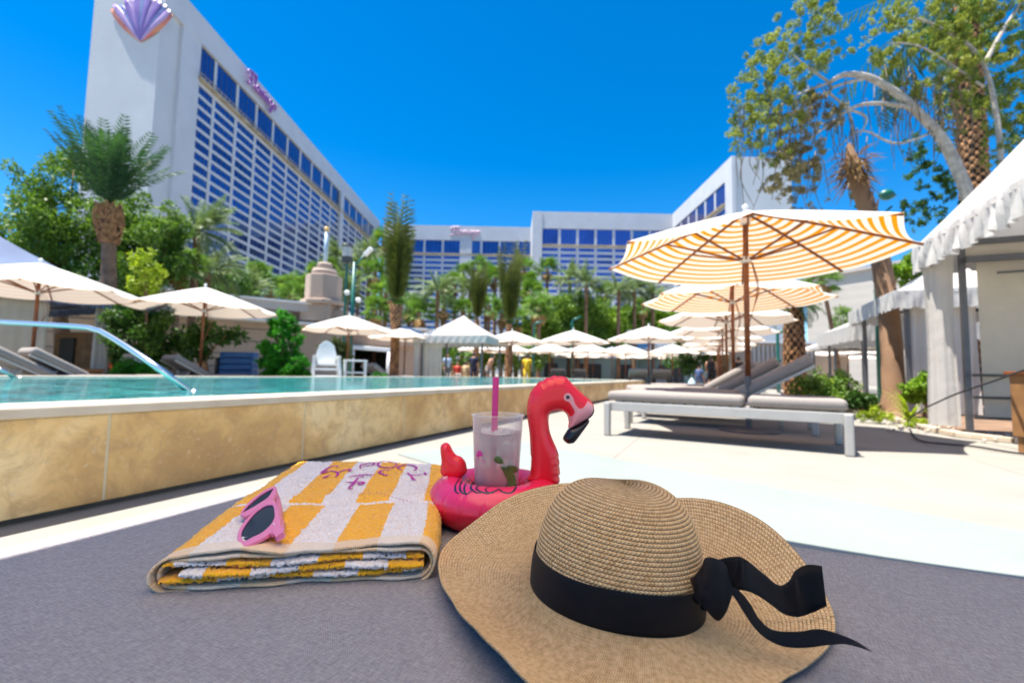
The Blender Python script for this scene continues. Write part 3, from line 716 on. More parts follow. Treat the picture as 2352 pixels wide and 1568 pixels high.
def cabana(name, corner, a, b, w, zE, zP, label, ov=.3, post=.035, roofm=canvas, walls=(), ruf=.3, cat='cabana', grp=None, ra=.028):
    """corner: ground corner; a,b unit directions of the sides"""
    c = Vector(corner); t = thing(name, c, label, cat, grp); O = Vector((0, 0, 0))
    cs = [O, O + a * w, O + a * w + b * w, O + b * w]; ctr = (cs[0] + cs[2]) / 2
    eo = [ctr + (q - ctr) * (1 + ov / (w * .5)) for q in cs]
    g = MB(); N = 6; pk = Vector((ctr.x, ctr.y, zP))
    for i in range(4):
        p, q = eo[i].copy(), eo[(i + 1) % 4].copy(); p.z = q.z = zE; vs = []; fs = []
        for u in range(N + 1):
            for v in range(N + 1):
                e = p.lerp(q, v / N); x = e.lerp(pk, u / N); x.z -= .10 * math.sin(math.pi * u / N) + .05 * math.sin(math.pi * v / N) * (1 - u / N); vs.append(x)
        for u in range(N):
            for v in range(N): fs.append((u * (N + 1) + v, u * (N + 1) + v + 1, (u + 1) * (N + 1) + v + 1, (u + 1) * (N + 1) + v))
        g.add(vs, fs)
    g.build('roof', roofm, t, smooth=True)
    g = MB(); [ruffle(g, eo[i], eo[(i + 1) % 4], zE + .02, ruf, seed=i, amp=ra) for i in range(4)]; g.build('valance', roofm, t, smooth=True)
    for q in cs: MB().box((q.x, q.y, zE / 2), (post * 2, post * 2, zE), rz=math.atan2(a.y, a.x)).build('post', midmetal if post < .05 else darkmetal, t)
    g = MB(); [g.beam(cs[i] + Vector((0, 0, zE - .04)), cs[(i + 1) % 4] + Vector((0, 0, zE - .04)), .05, .07) for i in range(4)]; g.build('eave_beam', midmetal, t)
    return t, cs
K = Vector((5.30, 5.30, 0))
cb, cs = cabana('cabana', K, -U, Vd, 2.6, 2.30, 4.6, 'white cabana with ruffled valance and beige back canvas filling the right edge', ov=.34, post=.027, ruf=.30)
g = MB()
n_ = U
vs = []; K2 = Vd * 2.6
vs = [Vector((0, 0, .12)) - U * .0, K2 + Vector((0, 0, .12)), K2 + Vector((0, 0, 2.24)), Vector((0, 0, 2.24))]
drape(Vector((.10, -.04, 0)) - U * .05, K2 - U * .05, .20, 2.02, cb, canvas_in, folds=.55, amp=.022, name='back_canvas', seed=1)
g = MB(); g.add([p - U * .01 for p in (Vector((0, 0, 2.02)), K2 + Vector((0, 0, 2.02)), K2 + Vector((0, 0, 2.28)), Vector((0, 0, 2.28)))], [(0, 1, 2, 3)]); g.build('header_canvas', canvas_in, cb)
g = MB()
for z in (.22, .45, .70): g.beam(Vector((0, 0, z)) - U * .12, K2 + Vector((0, 0, z)) - U * .12, .03, .03)
g.build('back_rail', darkmetal, cb)
g = MB(); g.beam(Vector((0, 0, 2.04)) - U * .1, K2 + Vector((0, 0, 2.04)) - U * .1, .05, .07); g.build('cross_beam', midmetal, cb)
g = MB()
for s in (.25, .95): g.tube([Vector((0, 0, 1.86)) - U * .14 + Vd * s, Vector((0, 0, 1.87)) - U * .14 + Vd * (s + .42)], .014, 8)
g.build('curtain_rod', midmetal, cb)
drape(dep(2128, 900, 5.55) * 1 - Vector(cb.location) * 1 - Vector((0, 0, dep(2128, 900, 5.55).z)), dep(2205, 900, 5.32) - Vector(cb.location) - Vector((0, 0, dep(2205, 900, 5.32).z)), .10, 2.24, cb, canvas, folds=.17, amp=.05, name='curtain', gather=.25, seed=2)
# left cabana
lc, cs2 = cabana('cabana', gx(255, 12.0), -U, -Vd, 4.4, 2.30, 4.2, 'left cabana with a shaded blue-grey roof and drawn beige curtains', ov=.28, post=.06, ruf=.22, roofm=canvas_shade)
for i, (s0, s1, mt) in enumerate(((0.02, .42, canvas), (1.3, 2.5, canvas_in), (2.9, 4.3, canvas_in))):
    drape(-U * s0, -U * s1, .1, 2.25, lc, mt, folds=.2, amp=.04, name='curtain', seed=i)
MB().add([(p - Vd * 3.9).to_tuple() for p in (U * .0, -U * 4.4, -U * 4.4 + Vector((0, 0, 2.3)), Vector((0, 0, 2.3)))], [(0, 1, 2, 3)]).build('back_canvas', canvas_in, lc)
t = thing('cabinet', gx(175, 12.6), 'brown wooden cabinet with a black screen inside the left cabana', 'cabinet')
MB().box((0, 0, .75), (1.5, .4, 1.5), rz=-.4).build('carcass', woodlt, t, bevel=.01); MB().box((-.08, -.21, .9), (.7, .05, .9), rz=-.4).build('screen', dark, t)
t = thing('wooden_bench', gx(185, 11.6), 'low brown wooden bench in front of the left cabana curtains', 'bench')
MB().box((0, 0, .5), (1.3, .45, .06), rz=-.4).build('seat', woodlt, t, bevel=.01); MB().box((0, .05, .24), (1.2, .3, .46), rz=-.4).build('skirt', woodlt, t)
p = gx(256, 11.75); t = thing('rescue_tube', p, 'slim orange rescue float hanging on the left cabana post', 'rescue float')
MB().tube([(0, 0, .5), (0, 0, .58), (0, 0, 1.0), (0, 0, 1.06)], [.02, .05, .05, .02], 10).build('float', M('orange_foam', (.75, .10, .02), .5), t, smooth=True)
MB().tube([(0, 0, 1.05), (.02, 0, 1.3)], .008, 6).build('strap', darkmetal, t)
# square tent in the middle and canopies at right
tt, _ = cabana('tent', gx(968, 19.6), Vector((.97, -.25, 0)), Vector((.25, .97, 0)), 2.7, 2.15, 3.2, 'white square tent with gathered curtain just right of the big tied palm', ov=.3, ruf=.3, cat='tent', grp='white tents', ra=.012)
drape(Vector((0, 0, 0)), Vector((.9, -.24, 0)), .05, 2.1, tt, canvas_in, folds=.22, amp=.05, seed=3)
drape(Vector((-.35, 0, 0)), Vector((-.1, -.0, 0)), .05, 2.1, tt, canvas, folds=.12, amp=.05, seed=4)
tt, _ = cabana('tent', gx(1985, 13.2), Vector((.94, -.33, 0)), Vector((.33, .94, 0)), 3.0, 2.2, 3.3, 'white tent with pleated valance behind the bare palm trunk', ov=.3, ruf=.42, cat='tent', grp='white tents', ra=.012)
tt, _ = cabana('tent', gx(1920, 19), Vector((.94, -.33, 0)), Vector((.33, .94, 0)), 3.0, 2.1, 2.9, 'smaller white tent beyond the pleated one, left of the bare palm', ov=.2, ruf=.15, cat='tent', grp='white tents', ra=.012)
tt, _ = cabana('tent', gx(2088, 8.4), Vector((.914, -.407, 0)), Vector((.407, .914, 0)), 2.6, 2.25, 3.3, 'white cabana tent seen between the bare palm and the big right cabana', ov=.25, ruf=.3, cat='tent', grp='white tents', ra=.012)
drape(Vector((0.0, 0, 0)), Vector((.9, -.4, 0)), .05, 2.1, tt, canvas, folds=.25, amp=.06, seed=5)
# ------------------------------------------------------------------ small furniture
p = gx(748, 14.2); t = thing('lifeguard_chair', p, 'tall white plastic lifeguard chair with a rounded back and step, left of an umbrella pole', 'chair', rz=R(25))
g = MB(); vs = []
poly = [(-.26, 0), (.26, 0), (.29, .35), (.22, .62), (.1, .74), (0, .77), (-.1, .74), (-.22, .62), (-.29, .35)]
g.add([(x, -.03, z + .75) for x, z in poly] + [(x, .03, z + .75) for x, z in poly], [tuple(range(9)), tuple(range(17, 8, -1))] + [(i, i + 9, (i + 1) % 9 + 9, (i + 1) % 9) for i in range(9)]); o = g.build('backrest', plastic_w, t, bevel=.01)
MB().box((0, -.28, .78), (.58, .56, .06)).build('seat', plastic_w, t, bevel=.01)
for x in (-.34, .34):
    MB().box((x, -.28, 1.02), (.10, .66, .05)).build('armrest', plastic_w, t, bevel=.01)
    for y in (-.5, .02): MB().beam((x * 1.2, y * 1.25, 0), (x, y, 1.0), .09, .07).build('leg', plastic_w, t)
MB().box((0, -.72, .42), (.6, .28, .05)).build('step', plastic_w, t, bevel=.01)
g = MB(); [g.box((0, -.62 - .0 * k, .2 + .22 * k), (.7, .05, .07)) for k in range(3)]; g.build('rung', plastic_w, t)
g = MB(); g.box((.85, -.2, .92), (.7, .3, .05)); g.box((.55, -.2, .45), (.07, .25, .9)); g.box((1.15, -.2, .45), (.07, .25, .9)); g.box((.85, -.2, .55), (.55, .25, .05)); g.build('side_ladder', plastic_w, t, bevel=.01)
p = gx(548, 12.6); t = thing('covered_chair', p, 'blue vinyl covered chair back behind the pool, left of the topiary', 'chair')
g = MB()
for k in range(6): g.box((0, 0, .12 + .17 * k), (.92, .42 - .02 * k, .175))
g.build('seat_cover', blue_vinyl, t, bevel=.045); MB().box((-.5, 0, .45), (.06, .4, .9)).build('side_frame', darkmetal, t)
p = gx(165 + 1800, 10.2)
def person(name, loc, rz, label, top, bottom, shirt, pants, hair=hairm, arms=((.0, .0), (.0, .0)), lean=0, h=1.68, sit=False, legs_bare=False, sleeves=True, ponytail=False):
    t = thing('person', loc, label, 'person', 'people around the pool', rz)
    k = h / 1.7; zz = -.42 if sit else 0
    def V3(x, y, z): return Vector((x, y - lean * max(0, z - .9), z + zz)) * k
    pel = V3(0, 0, .95); ch = V3(0, 0, 1.32); nk = V3(0, .0, 1.47); hd = V3(0, -.02, 1.60)
    def limb(side, ar):
        s = side; sh = V3(.19 * s, 0, 1.40); el = V3(.27 * s, -.28 * ar[0], 1.12 + .18 * ar[0]); wr = V3(.26 * s, -.1 - .40 * ar[1], .88 + .38 * ar[1]); ha = wr + (wr - el).normalized() * .11
        return sh, el, wr, ha
    g = MB(); g.tube(smooth_path([pel - Vector((0, 0, .12)), pel, V3(0, 0, 1.12), ch, V3(0, 0, 1.42), nk, nk + Vector((0, 0, .04))], 4), None or [.11, .13, .145, .15, .15, .14, .13, .125, .122, .125, .13, .14, .15, .155, .155, .15, .145, .13, .11, .09, .07, .058, .055, .053, .052][:25], 12)
    g.lathe([(0, -.125), (.05, -.115), (.078, -.06), (.085, 0), (.082, .05), (.06, .10), (.03, .12), (0, .125)], hd, 14)
    g.lathe([(0, -.02), (.014, -.012), (.012, .0), (.004, .02), (0, .022)], hd + Vector((0, -.09, -.01)), 8)
    for s in (-1, 1):
        sh, el, wr, ha = limb(s, arms[0 if s < 0 else 1]); g.tube([sh, el, wr], [.052, .042, .029], 10)
        g.tube([wr, wr.lerp(ha, .5), ha], [.028, .042, .03], 8)
        for f in range(4): g.tube([ha + Vector(((f - 1.5) * .017, 0, 0)), ha + (ha - wr).normalized() * (.06 + .01 * (f in (1, 2))) + Vector(((f - 1.5) * .02, -.01, 0))], [.009, .007], 5)
        g.tube([wr.lerp(ha, .3), wr.lerp(ha, .7) + Vector((0, -.05, 0)), ha + Vector((0, -.055, 0))], [.011, .01, .008], 5)
        hp = V3(.09 * s, 0, .92)
        if sit: kn = hp + Vector((0, -.42, .02)) * k; an = kn + Vector((0, -.02, -.44)) * k
        else: kn = V3(.105 * s, -.02, .50); an = V3(.11 * s, .02, .09)
        g.tube([hp, hp.lerp(kn, .5), kn, kn.lerp(an, .35), an], [.088, .075, .055, .056, .036], 10)
        g.tube([an + Vector((0, .04, -.03)), an + Vector((0, -.06, -.05)), an + Vector((0, -.16, -.065))], [.036, .04, .026], 8)
    g.build('body', skin, t, smooth=True)
    if shirt:
        g = MB(); g.tube([V3(0, 0, .90), V3(0, 0, 1.1), V3(0, 0, 1.3), V3(0, 0, 1.42), V3(0, 0, 1.455)], [.175, .16, .18, .16, .09], 14)
        if sleeves:
            for s in (-1, 1):
                sh, el, wr, ha = limb(s, arms[0 if s < 0 else 1]); g.tube([sh.lerp(V3(0, 0, 1.4), .4), sh, sh.lerp(el, .75)], [.07, .075, .065], 10)
        g.build('shirt', shirt, t, smooth=True)
    if pants:
        g = MB(); g.tube([V3(0, 0, .84), V3(0, 0, .92), V3(0, 0, 1.02)], [.165, .175, .16], 14)
        for s in (-1, 1):
            hp = V3(.09 * s, 0, .90)
            if sit: kn = hp + Vector((0, -.42, .02)) * k; an = kn + Vector((0, -.02, -.44)) * k
            else: kn = V3(.105 * s, -.02, .50); an = V3(.11 * s, .02, .09)
            if legs_bare: g.tube([hp, hp.lerp(kn, .9)], [.105, .085], 10)
            else: g.tube([hp, kn, kn.lerp(an, .9)], [.105, .075, .06], 10)
        g.build('trousers' if not legs_bare else 'shorts', pants, t, smooth=True)
    g = MB(); g.lathe([(.088, -.03), (.093, .03), (.085, .08), (.05, .128), (0, .14)], hd + Vector((0, .012, .0)), 14)
    if ponytail: g.tube([hd + Vector((0, .08, .06)), hd + Vector((0, .14, -.02)), hd + Vector((0, .12, -.22))], [.03, .035, .012], 8)
    g.build('hair', hair, t, smooth=True); return t
cl = lambda n, c: M(n, c, .85, scale=20, var=.1)
lightblue = cl('light_blue_shirt', (.42, .55, .72)); navy = cl('navy_shirt', (.015, .02, .05)); yellow = cl('yellow_shirt', (.75, .50, .02)); redc = cl('red_shirt', (.5, .05, .03)); denim = cl('denim', (.06, .10, .22)); greyc = cl('grey_cloth', (.2, .2, .2)); tanc = cl('tan_shirt', (.55, .40, .22))
person('a', gx(1027, 27), .6, 'person in a light blue shirt standing behind the pool', 0, 0, lightblue, greyc, h=1.7)
person('b', gx(1050, 29), .4, 'person in a red top seated by the tent', 0, 0, redc, greyc, sit=True)
person('c', gx(1087, 25.5), 2.9, 'person in a navy shirt seen from behind the pool', 0, 0, navy, navy, h=1.72)
person('d', gx(1120, 27), 1.2, 'bare-backed person leaning forward by the middle palm', 0, 0, None, greyc, lean=.5, legs_bare=True)
person('e', gx(1210, 26.5), 3.0, 'person in a bright yellow shirt standing behind the pool', 0, 0, yellow, yellow, h=1.7)
person('f', gx(1634, 22.4), 2.6, 'woman in a black tank top and shorts, dark ponytail', 0, 0, blackf, blackf, legs_bare=True, sleeves=False, h=1.66, ponytail=True, arms=((.1, .1), (.3, .3)))
person('g', gx(1606, 23.5), 1.9, 'person in denim blue seated left of the woman in black', 0, 0, denim, denim, sit=True)
person('h', gx(1660, 23.2), -1.5, 'person in black bending toward the woman in black', 0, 0, blackf, navy, lean=.45, sit=True, arms=((.5, .5), (.6, .6)))
person('i', gx(1697, 24), 2.8, 'person in black standing between the wooden umbrella poles', 0, 0, blackf, blackf, legs_bare=True)
person('j', gx(1070, 27.5), 2.8, 'person in a tan shirt beside the striped orange palm trunk', 0, 0, tanc, tanc, sit=True)
# white cooler / bag beside the seated people
t = thing('water_bottle', gx(1589, 22.6), 'pale blue water jug on the deck left of the people in black', 'jug')
MB().lathe([(.16, 0), (.19, .03), (.19, .3), (.14, .42), (.06, .5), (.06, .56), (0, .56)], seg=20).build('jug', M('pale_blue_jug', (.45, .6, .68), .3), t, smooth=True)
# lamps
t = thing('lamp_post', gx(803, 22), 'tall green lamp post with white globe lamps among the left palms', 'lamp post', 'green lamp posts')
g = MB(); g.tube([(0, 0, 0), (0, 0, 5.9)], [.11, .075], 10); g.build('post', teal, t, smooth=True)
for i, (x, z) in enumerate(((-.28, 4.35), (.28, 4.0))):
    g = MB(); g.tube([(0, 0, z - .1), (x, 0, z - .1)], .03, 6); g.build('arm', teal, t)
    g = MB(); g.lathe([(0, -.13), (.1, -.1), (.15, 0), (.1, .1), (0, .13)], (x, 0, z + .03), 14); g.build('lamp_globe', plastic_w, t, smooth=True)
g = MB(); g.tube([(0, 0, 5.75), (.25, 0, 5.95), (.5, 0, 6.3)], .05, 8); g.build('arm', teal, t, smooth=True)
g = MB(); g.beam((.5, 0, 6.25), (.85, -.1, 6.6), .22, .16); g.build('floodlight', plastic_w, t, bevel=.03)
t = thing('lantern_post', gx(786, 24), 'dark lantern on a pole rising beside the pale mast', 'lamp post')
g = MB(); g.tube([(0, 0, 0), (0, 0, 6.6)], .06, 8); g.build('post', teal, t)
MB().box((0, 0, 6.9), (.42, .42, .6)).build('lamp_shade', M('lantern_glass', (.6, .55, .48), .3), t, bevel=.04)
MB().box((0, 0, 7.23), (.5, .5, .07)).build('lantern_cap', darkmetal, t, bevel=.02); MB().box((0, 0, 6.5), (.45, .45, .35)).build('lantern_base', darkmetal, t, bevel=.02)
t = thing('lamp_post', gx(2022, 12.5), 'teal floodlight fixture on a pole above the striped umbrella', 'lamp post', 'green lamp posts')
g = MB(); g.tube([(0, 0, 0), (0, 0, 5.35)], [.08, .06], 10); g.build('post', teal, t, smooth=True)
g = MB(); g.tube([(-.55, 0, 5.5), (-.3, 0, 5.32), (.3, 0, 5.32), (.5, 0, 5.5)], .03, 8); g.build('arm', teal, t, smooth=True)
for x, dx in ((.15, .5), (-.65, .25)):
    g = MB(); n = 10; pts = [Vector((x + dx * i / n, 0, 5.85 - .03 * i / n)) for i in range(n + 1)]; g.tube(pts, [.01 + .15 * math.sin(math.pi * (i / n) ** .8) for i in range(n + 1)], 12); g.build('floodlight', teal, t, smooth=True)
for px, D, z, lb in ((1087, 30, 2.9, 'slim lamp post with a small teal lamp among the far palm trunks'), (1225, 31, 4.0, 'slim teal lamp post right of the middle tied palm'), (1788, 20, 2.6, 'slim green post under the fourth striped umbrella'), (1313, 30, 4.2, 'slim post with dark speaker above the middle umbrella')):
    t = thing('lamp_post', gx(px, D), lb, 'lamp post', 'green lamp posts')
    MB().tube([(0, 0, 0), (0, 0, z)], .07, 8).build('post', teal, t)
    g = MB(); g.tube([(0, 0, z), (.2, 0, z + .1), (.6, 0, z + .25)], [.04, .09, .03], 8); g.lathe([(0, -.16), (.15, 0), (0, .16)], (0, 0, z - 1.2), 10); g.build('lamp_head', teal, t, smooth=True)
# cable
t = thing('power_cable', dep(2352, 850, 3.6) * 1, 'black power cable looping from the right cabana down to the garden bed and deck', 'cable')
pts = [dep(2420, 835, 3.3), dep(2352, 850, 3.7), dep(2290, 872, 4.3), dep(2200, 903, 4.9), dep(2150, 925, 5.3), dep(2120, 940, 5.6)]
q = [atz(2090, 985, .02), atz(2110, 1010, .02), atz(2180, 1020, .02), atz(2240, 1025, .02), atz(2352, 1042, .02), atz(2500, 1052, .02)]
MB().tube([p - t.location for p in smooth_path(pts + [atz(2085, 965, .08)] + q, 8)], .009, 6).build('cable', blackf, t)
t = thing('side_table', gx(2425, 3.9), 'brown wooden side table cut off by the right edge inside the cabana', 'table')
MB().box((.1, 0, .42), (.45, .5, .56)).build('carcass', woodlt, t, bevel=.008)
[MB().box((.1 + a_, b_, .07), (.05, .05, .14)).build('leg', woodlt, t) for a_ in (-.18, .18) for b_ in (-.2, .2)]
MB().box((.1, 0, .71), (.5, .55, .03)).build('tabletop', wood, t, bevel=.005)
# ------------------------------------------------------------------ vegetation
lf_fan = leafmat('fan_palm_leaf', (0.053, 0.118, 0.021), (0.107, 0.215, 0.032), (0.215, 0.322, 0.053), 1.2)
lf_date = leafmat('date_palm_leaf', (0.075, 0.118, 0.053), (0.140, 0.204, 0.086), (0.258, 0.300, 0.129), 1.0)
lf_tied = leafmat('tied_palm_leaf', (0.064, 0.086, 0.021), (0.140, 0.161, 0.038), (0.279, 0.268, 0.075), 1.0)
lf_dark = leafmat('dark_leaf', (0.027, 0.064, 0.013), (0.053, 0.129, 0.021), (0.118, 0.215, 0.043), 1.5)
lf_mid = leafmat('mid_leaf', (0.064, 0.129, 0.016), (0.129, 0.236, 0.032), (0.236, 0.365, 0.064), 1.0)
lf_bright = leafmat('bright_leaf', (0.086, 0.182, 0.010), (0.182, 0.322, 0.021), (0.322, 0.444, 0.053), 1.2)
lf_topi = leafmat('topiary_leaf', (0.014, 0.108, 0.006), (0.045, 0.252, 0.011), (0.090, 0.372, 0.018), 2.5)
lf_olive = leafmat('olive_leaf', (0.139, 0.174, 0.034), (0.255, 0.302, 0.058), (0.441, 0.441, 0.105), 1.6, thin=.45)
lf_dry = leafmat('dry_leaf', (.20, .14, .07), (.30, .24, .12), (.42, .36, .16), 1.5)
lf_lime = leafmat('lime_leaf', (.16, .26, .01), (.32, .42, .02), (.50, .55, .08), 2)
lf_thatch = leafmat('thatch', (.16, .08, .03), (.30, .17, .07), (.50, .36, .18), 4, thin=.1)
barkb = M('palm_bark', (.13, .065, .035), .9, (.28, .16, .09), scale=5, bump=.03, bscale=16)
barko = M('orange_palm_bark', (.20, .085, .035), .85, (.52, .26, .11), scale=7, bump=.02, bscale=20)
barkd = M('dark_palm_fibre', (.045, .022, .012), .95, scale=9, var=.4)
barkg = M('grey_bark', (.30, .26, .22), .85, (.52, .47, .40), scale=8, bump=.02, bscale=20)
bb_ = NT('ringed_palm_bark'); bb_.set(Roughness=.85)
_w = bb_.n('ShaderNodeTexWave'); _w.bands_direction = 'Z'; _w.inputs['Scale'].default_value = 9; _w.inputs['Distortion'].default_value = 1.2; _w.inputs['Detail'].default_value = 3; bb_.l(bb_.co(), _w.inputs['Vector'])
bb_.setc(bb_.mix(bb_.math('MULTIPLY', _w.outputs['Fac'], .8), bb_.ramp(bb_.noise(1.5, 5), [(.35, (.16, .075, .035)), (.65, (.38, .20, .10))]), (.42, .26, .15))); bb_.bump(_w.outputs['Fac'], .04, .8); bark_ring = bb_.m

NP = np.random.default_rng(11)
def leaf_arr(P, size, rng=NP, aspect=.45, up=.3, jit=.35):
    """diamond leaves at the points P"""
    n = len(P); a = rng.normal(size=(n, 3)); a[:, 2] -= .3; a /= np.linalg.norm(a, axis=1)[:, None]
    b = rng.normal(size=(n, 3)); b -= a * (a * b).sum(1)[:, None]; b /= np.linalg.norm(b, axis=1)[:, None]
    s = size * (1 + jit * rng.uniform(-1, 1, (n, 1)))
    V = np.stack([P, P + a * s * .5 + b * s * aspect * .5, P + a * s, P + a * s * .5 - b * s * aspect * .5], 1)
    c = np.cross(a, b); V[:, 1] += c * s * .08; V[:, 3] += c * s * .08
    return V.reshape(-1, 3), np.arange(n * 4).reshape(n, 4)
def clump_pts(centers, radii, n, rng=NP, shell=.6, flat=1.0):
    c = np.array([tuple(x) for x in centers], float); r = np.array(radii, float)
    w = r ** 2; idx = rng.choice(len(c), n, p=w / w.sum()); d = rng.normal(size=(n, 3)); d /= np.linalg.norm(d, axis=1)[:, None]
    t = rng.uniform(shell ** 3, 1, n) ** (1 / 3.) * (1 + .18 * np.sin(d[:, 0] * 7 + idx) * np.cos(d[:, 2] * 6 + idx * 2))
    d[:, 2] *= flat
    return c[idx] + d * (r[idx] * t)[:, None]
def sub_clumps(c, R_, n, r, rng=rnd, flat=.8):
    out = []
    for _ in range(n):
        v = Vector((rng.gauss(0, 1), rng.gauss(0, 1), rng.gauss(0, 1))).normalized() * R_ * rng.uniform(.35, 1) ** .6
        out.append((Vector(c) + Vector((v.x, v.y, v.z * flat)), r * rng.uniform(.6, 1.25)))
    return out
def leaves(name, cl, n, size, mat, parent, **k):
    V, F = leaf_arr(clump_pts([c for c, r in cl], [r for c, r in cl], n), size, **k); return quads(name, V, F, mat, parent)

def fan_crown(seed, nl=34, mat=lf_fan, skirt=6):
    rg = random.Random(seed); V = []; F = []; MI = []
    def q(a, b, c, d, m=0):
        k = len(V); V.extend([tuple(a), tuple(b), tuple(c), tuple(d)]); F.append((k, k + 1, k + 2, k + 3)); MI.append(m)
    for i in range(nl + skirt):
        dead = i >= nl; az = rg.uniform(0, 6.283); el = R(rg.uniform(-25, 78)) if not dead else R(rg.uniform(-80, -50))
        d = Vector((math.cos(az) * math.cos(el), math.sin(az) * math.cos(el), math.sin(el))); pl = rg.uniform(.55, .95) * (1 if not dead else .6)
        side = Vector((-math.sin(az), math.cos(az), 0)); base = d * .08
        tip = d * pl - Vector((0, 0, .12)); up = side.cross(d).normalized()
        q(base - side * .012, base + side * .012, tip + side * .008, tip - side * .008, 1 if dead else 0)
        n = 13; Rr = rg.uniform(.55, .75)
        for k in range(n):
            a = R(-115 + 230 * k / (n - 1)); dirn = d * math.cos(a) + side * math.sin(a) - Vector((0, 0, .25))
            dirn.normalize(); L = Rr * (1 - .25 * abs(a) / 2); ws = side * math.cos(a) - d * math.sin(a); ws = ws.normalized() * .042
            m1 = tip + dirn * L * .6 + up * .04; e = tip + dirn * L - Vector((0, 0, .16 * rg.uniform(.4, 1.6)))
            q(tip, m1 - ws, e, m1 + ws, 1 if dead else 0)
    o = quads('crown', np.array(V), np.array(F), [mat, lf_thatch], None, mi=MI); me = o.data; bpy.data.objects.remove(o); return me
def frond(V, F, az, el, L, droop, nl=26, lw=.03, ll=.42, rg=rnd, curlin=0, vee=.5):
    side = Vector((-math.sin(az), math.cos(az), 0)); p = Vector((0, 0, 0)); seg = L / nl; e = el
    for i in range(nl):
        t = i / nl; d = Vector((math.cos(az) * math.cos(e), math.sin(az) * math.cos(e), math.sin(e))); n = p + d * seg; e -= droop / nl * (.4 + 1.4 * t)
        up = side.cross(d).normalized(); k = len(V); w = side * (.018 * (1 - t) + .004)
        V.extend([tuple(p - w), tuple(p + w), tuple(n + w), tuple(n - w)]); F.append((k, k + 1, k + 2, k + 3))
        if t > .12:
            l = ll * math.sin(math.pi * min(1, (t * .85 + .12))) ** .6
            for s in (-1, 1):
                ld = (side * s * .75 + d * .7 + up * vee * rg.uniform(.3, 1)).normalized(); tp = p + ld * l - Vector((0, 0, l * .18 * rg.random()))
                k = len(V); w2 = d * lw * .5; md = p.lerp(tp, .4) ; V.extend([tuple(p), tuple(md - w2), tuple(tp), tuple(md + w2)]); F.append((k, k + 1, k + 2, k + 3))
        p = n
def feather_crown(seed, n=46, L=2.0, e0=-20, e1=82, droop=1.4, mat=lf_date, ll=.42, lw=.06):
    rg = random.Random(seed); V = []; F = []
    for i in range(n):
        el = R(e0 + (e1 - e0) * ((i + rg.random()) / n)); frond(V, F, rg.uniform(0, 6.28), el, L * rg.uniform(.8, 1.1), droop * (1.1 - el / 2.2) * rg.uniform(.7, 1.2), rg=rg, ll=ll, lw=lw)
    o = quads('crown', np.array(V), np.array(F), mat); me = o.data; bpy.data.objects.remove(o); return me
def tied_crown(seed, L=3.0):
    rg = random.Random(seed); V = []; F = []
    for i in range(44):
        az = rg.uniform(0, 6.28); frond(V, F, az, R(rg.uniform(82, 89)), L * rg.uniform(.55, 1.05), rg.uniform(-.05, .22), nl=24, ll=.42, lw=.045, rg=rg, vee=1.6)
    a = np.array(V); hh = np.clip(a[:, 2] / L, 0, 1); sq = (.75 + .5 * hh ** 1.5)[:, None]; a[:, :2] *= sq; a[:, :2] += rg.uniform(-1, 1) * .04
    o = quads('crown', a, np.array(F), lf_tied); me = o.data; bpy.data.objects.remove(o); return me
fanm = [fan_crown(i) for i in range(3)]; featm = [feather_crown(i + 5) for i in range(3)]; tiedm = [tied_crown(i + 20) for i in range(3)]
bigfeather = feather_crown(50, n=50, L=2.95, e0=56, e1=89, droop=.8, mat=leafmat('deep_palm_leaf', (.014, .048, .022), (.03, .085, .028), (.08, .17, .05), 1.0), ll=.5, lw=.075)

def trunk(parent, h, r0, r1, mat, lean=(0, 0), diamond=False, bulge=0, seg=14, boots=0):
    n = max(8, int(h / .25)) if not diamond else int(h / .045); seg = 48 if diamond else seg
    zs = np.linspace(0, 1, n + 1); th = np.arange(seg) / seg * 2 * np.pi
    T, Z = np.meshgrid(th, zs); rr = r0 + (r1 - r0) * Z + (r0 * .35 * np.exp(-Z * h / .25) if not diamond else 0)
    if bulge: rr = rr + bulge * np.exp(-((Z - .96) * h / .8) ** 2)
    if diamond:
        k = 9; a = (T * k / (2 * np.pi) + Z * h / .24) % 1; b = (T * k / (2 * np.pi) - Z * h / .24) % 1
        pat = np.minimum(np.abs(a - .5), np.abs(b - .5)) * 2; rr = rr * (.88 + .20 * np.clip(pat * 1.6, 0, 1) * (.55 + .45 * ((Z * h / .24 * 2) % 1)))
    else: rr = rr * (1 + .035 * np.sin(Z * h * 22 + T * 2))
    X = rr * np.cos(T) + lean[0] * Z ** 1.5; Y = rr * np.sin(T) + lean[1] * Z ** 1.5
    V = np.stack([X, Y, Z * h], -1).transpose(1, 0, 2).reshape(-1, 3); F = grid_faces(seg, n + 1, True)
    if diamond:
        pf = np.clip(pat * 1.6, 0, 1).T.reshape(-1)[F].mean(1); return quads('trunk', V, F, [mat, barkd], parent, smooth=True, mi=(pf < .42).astype(int))
    o = quads('trunk', V, F, mat, parent, smooth=True)
    return o
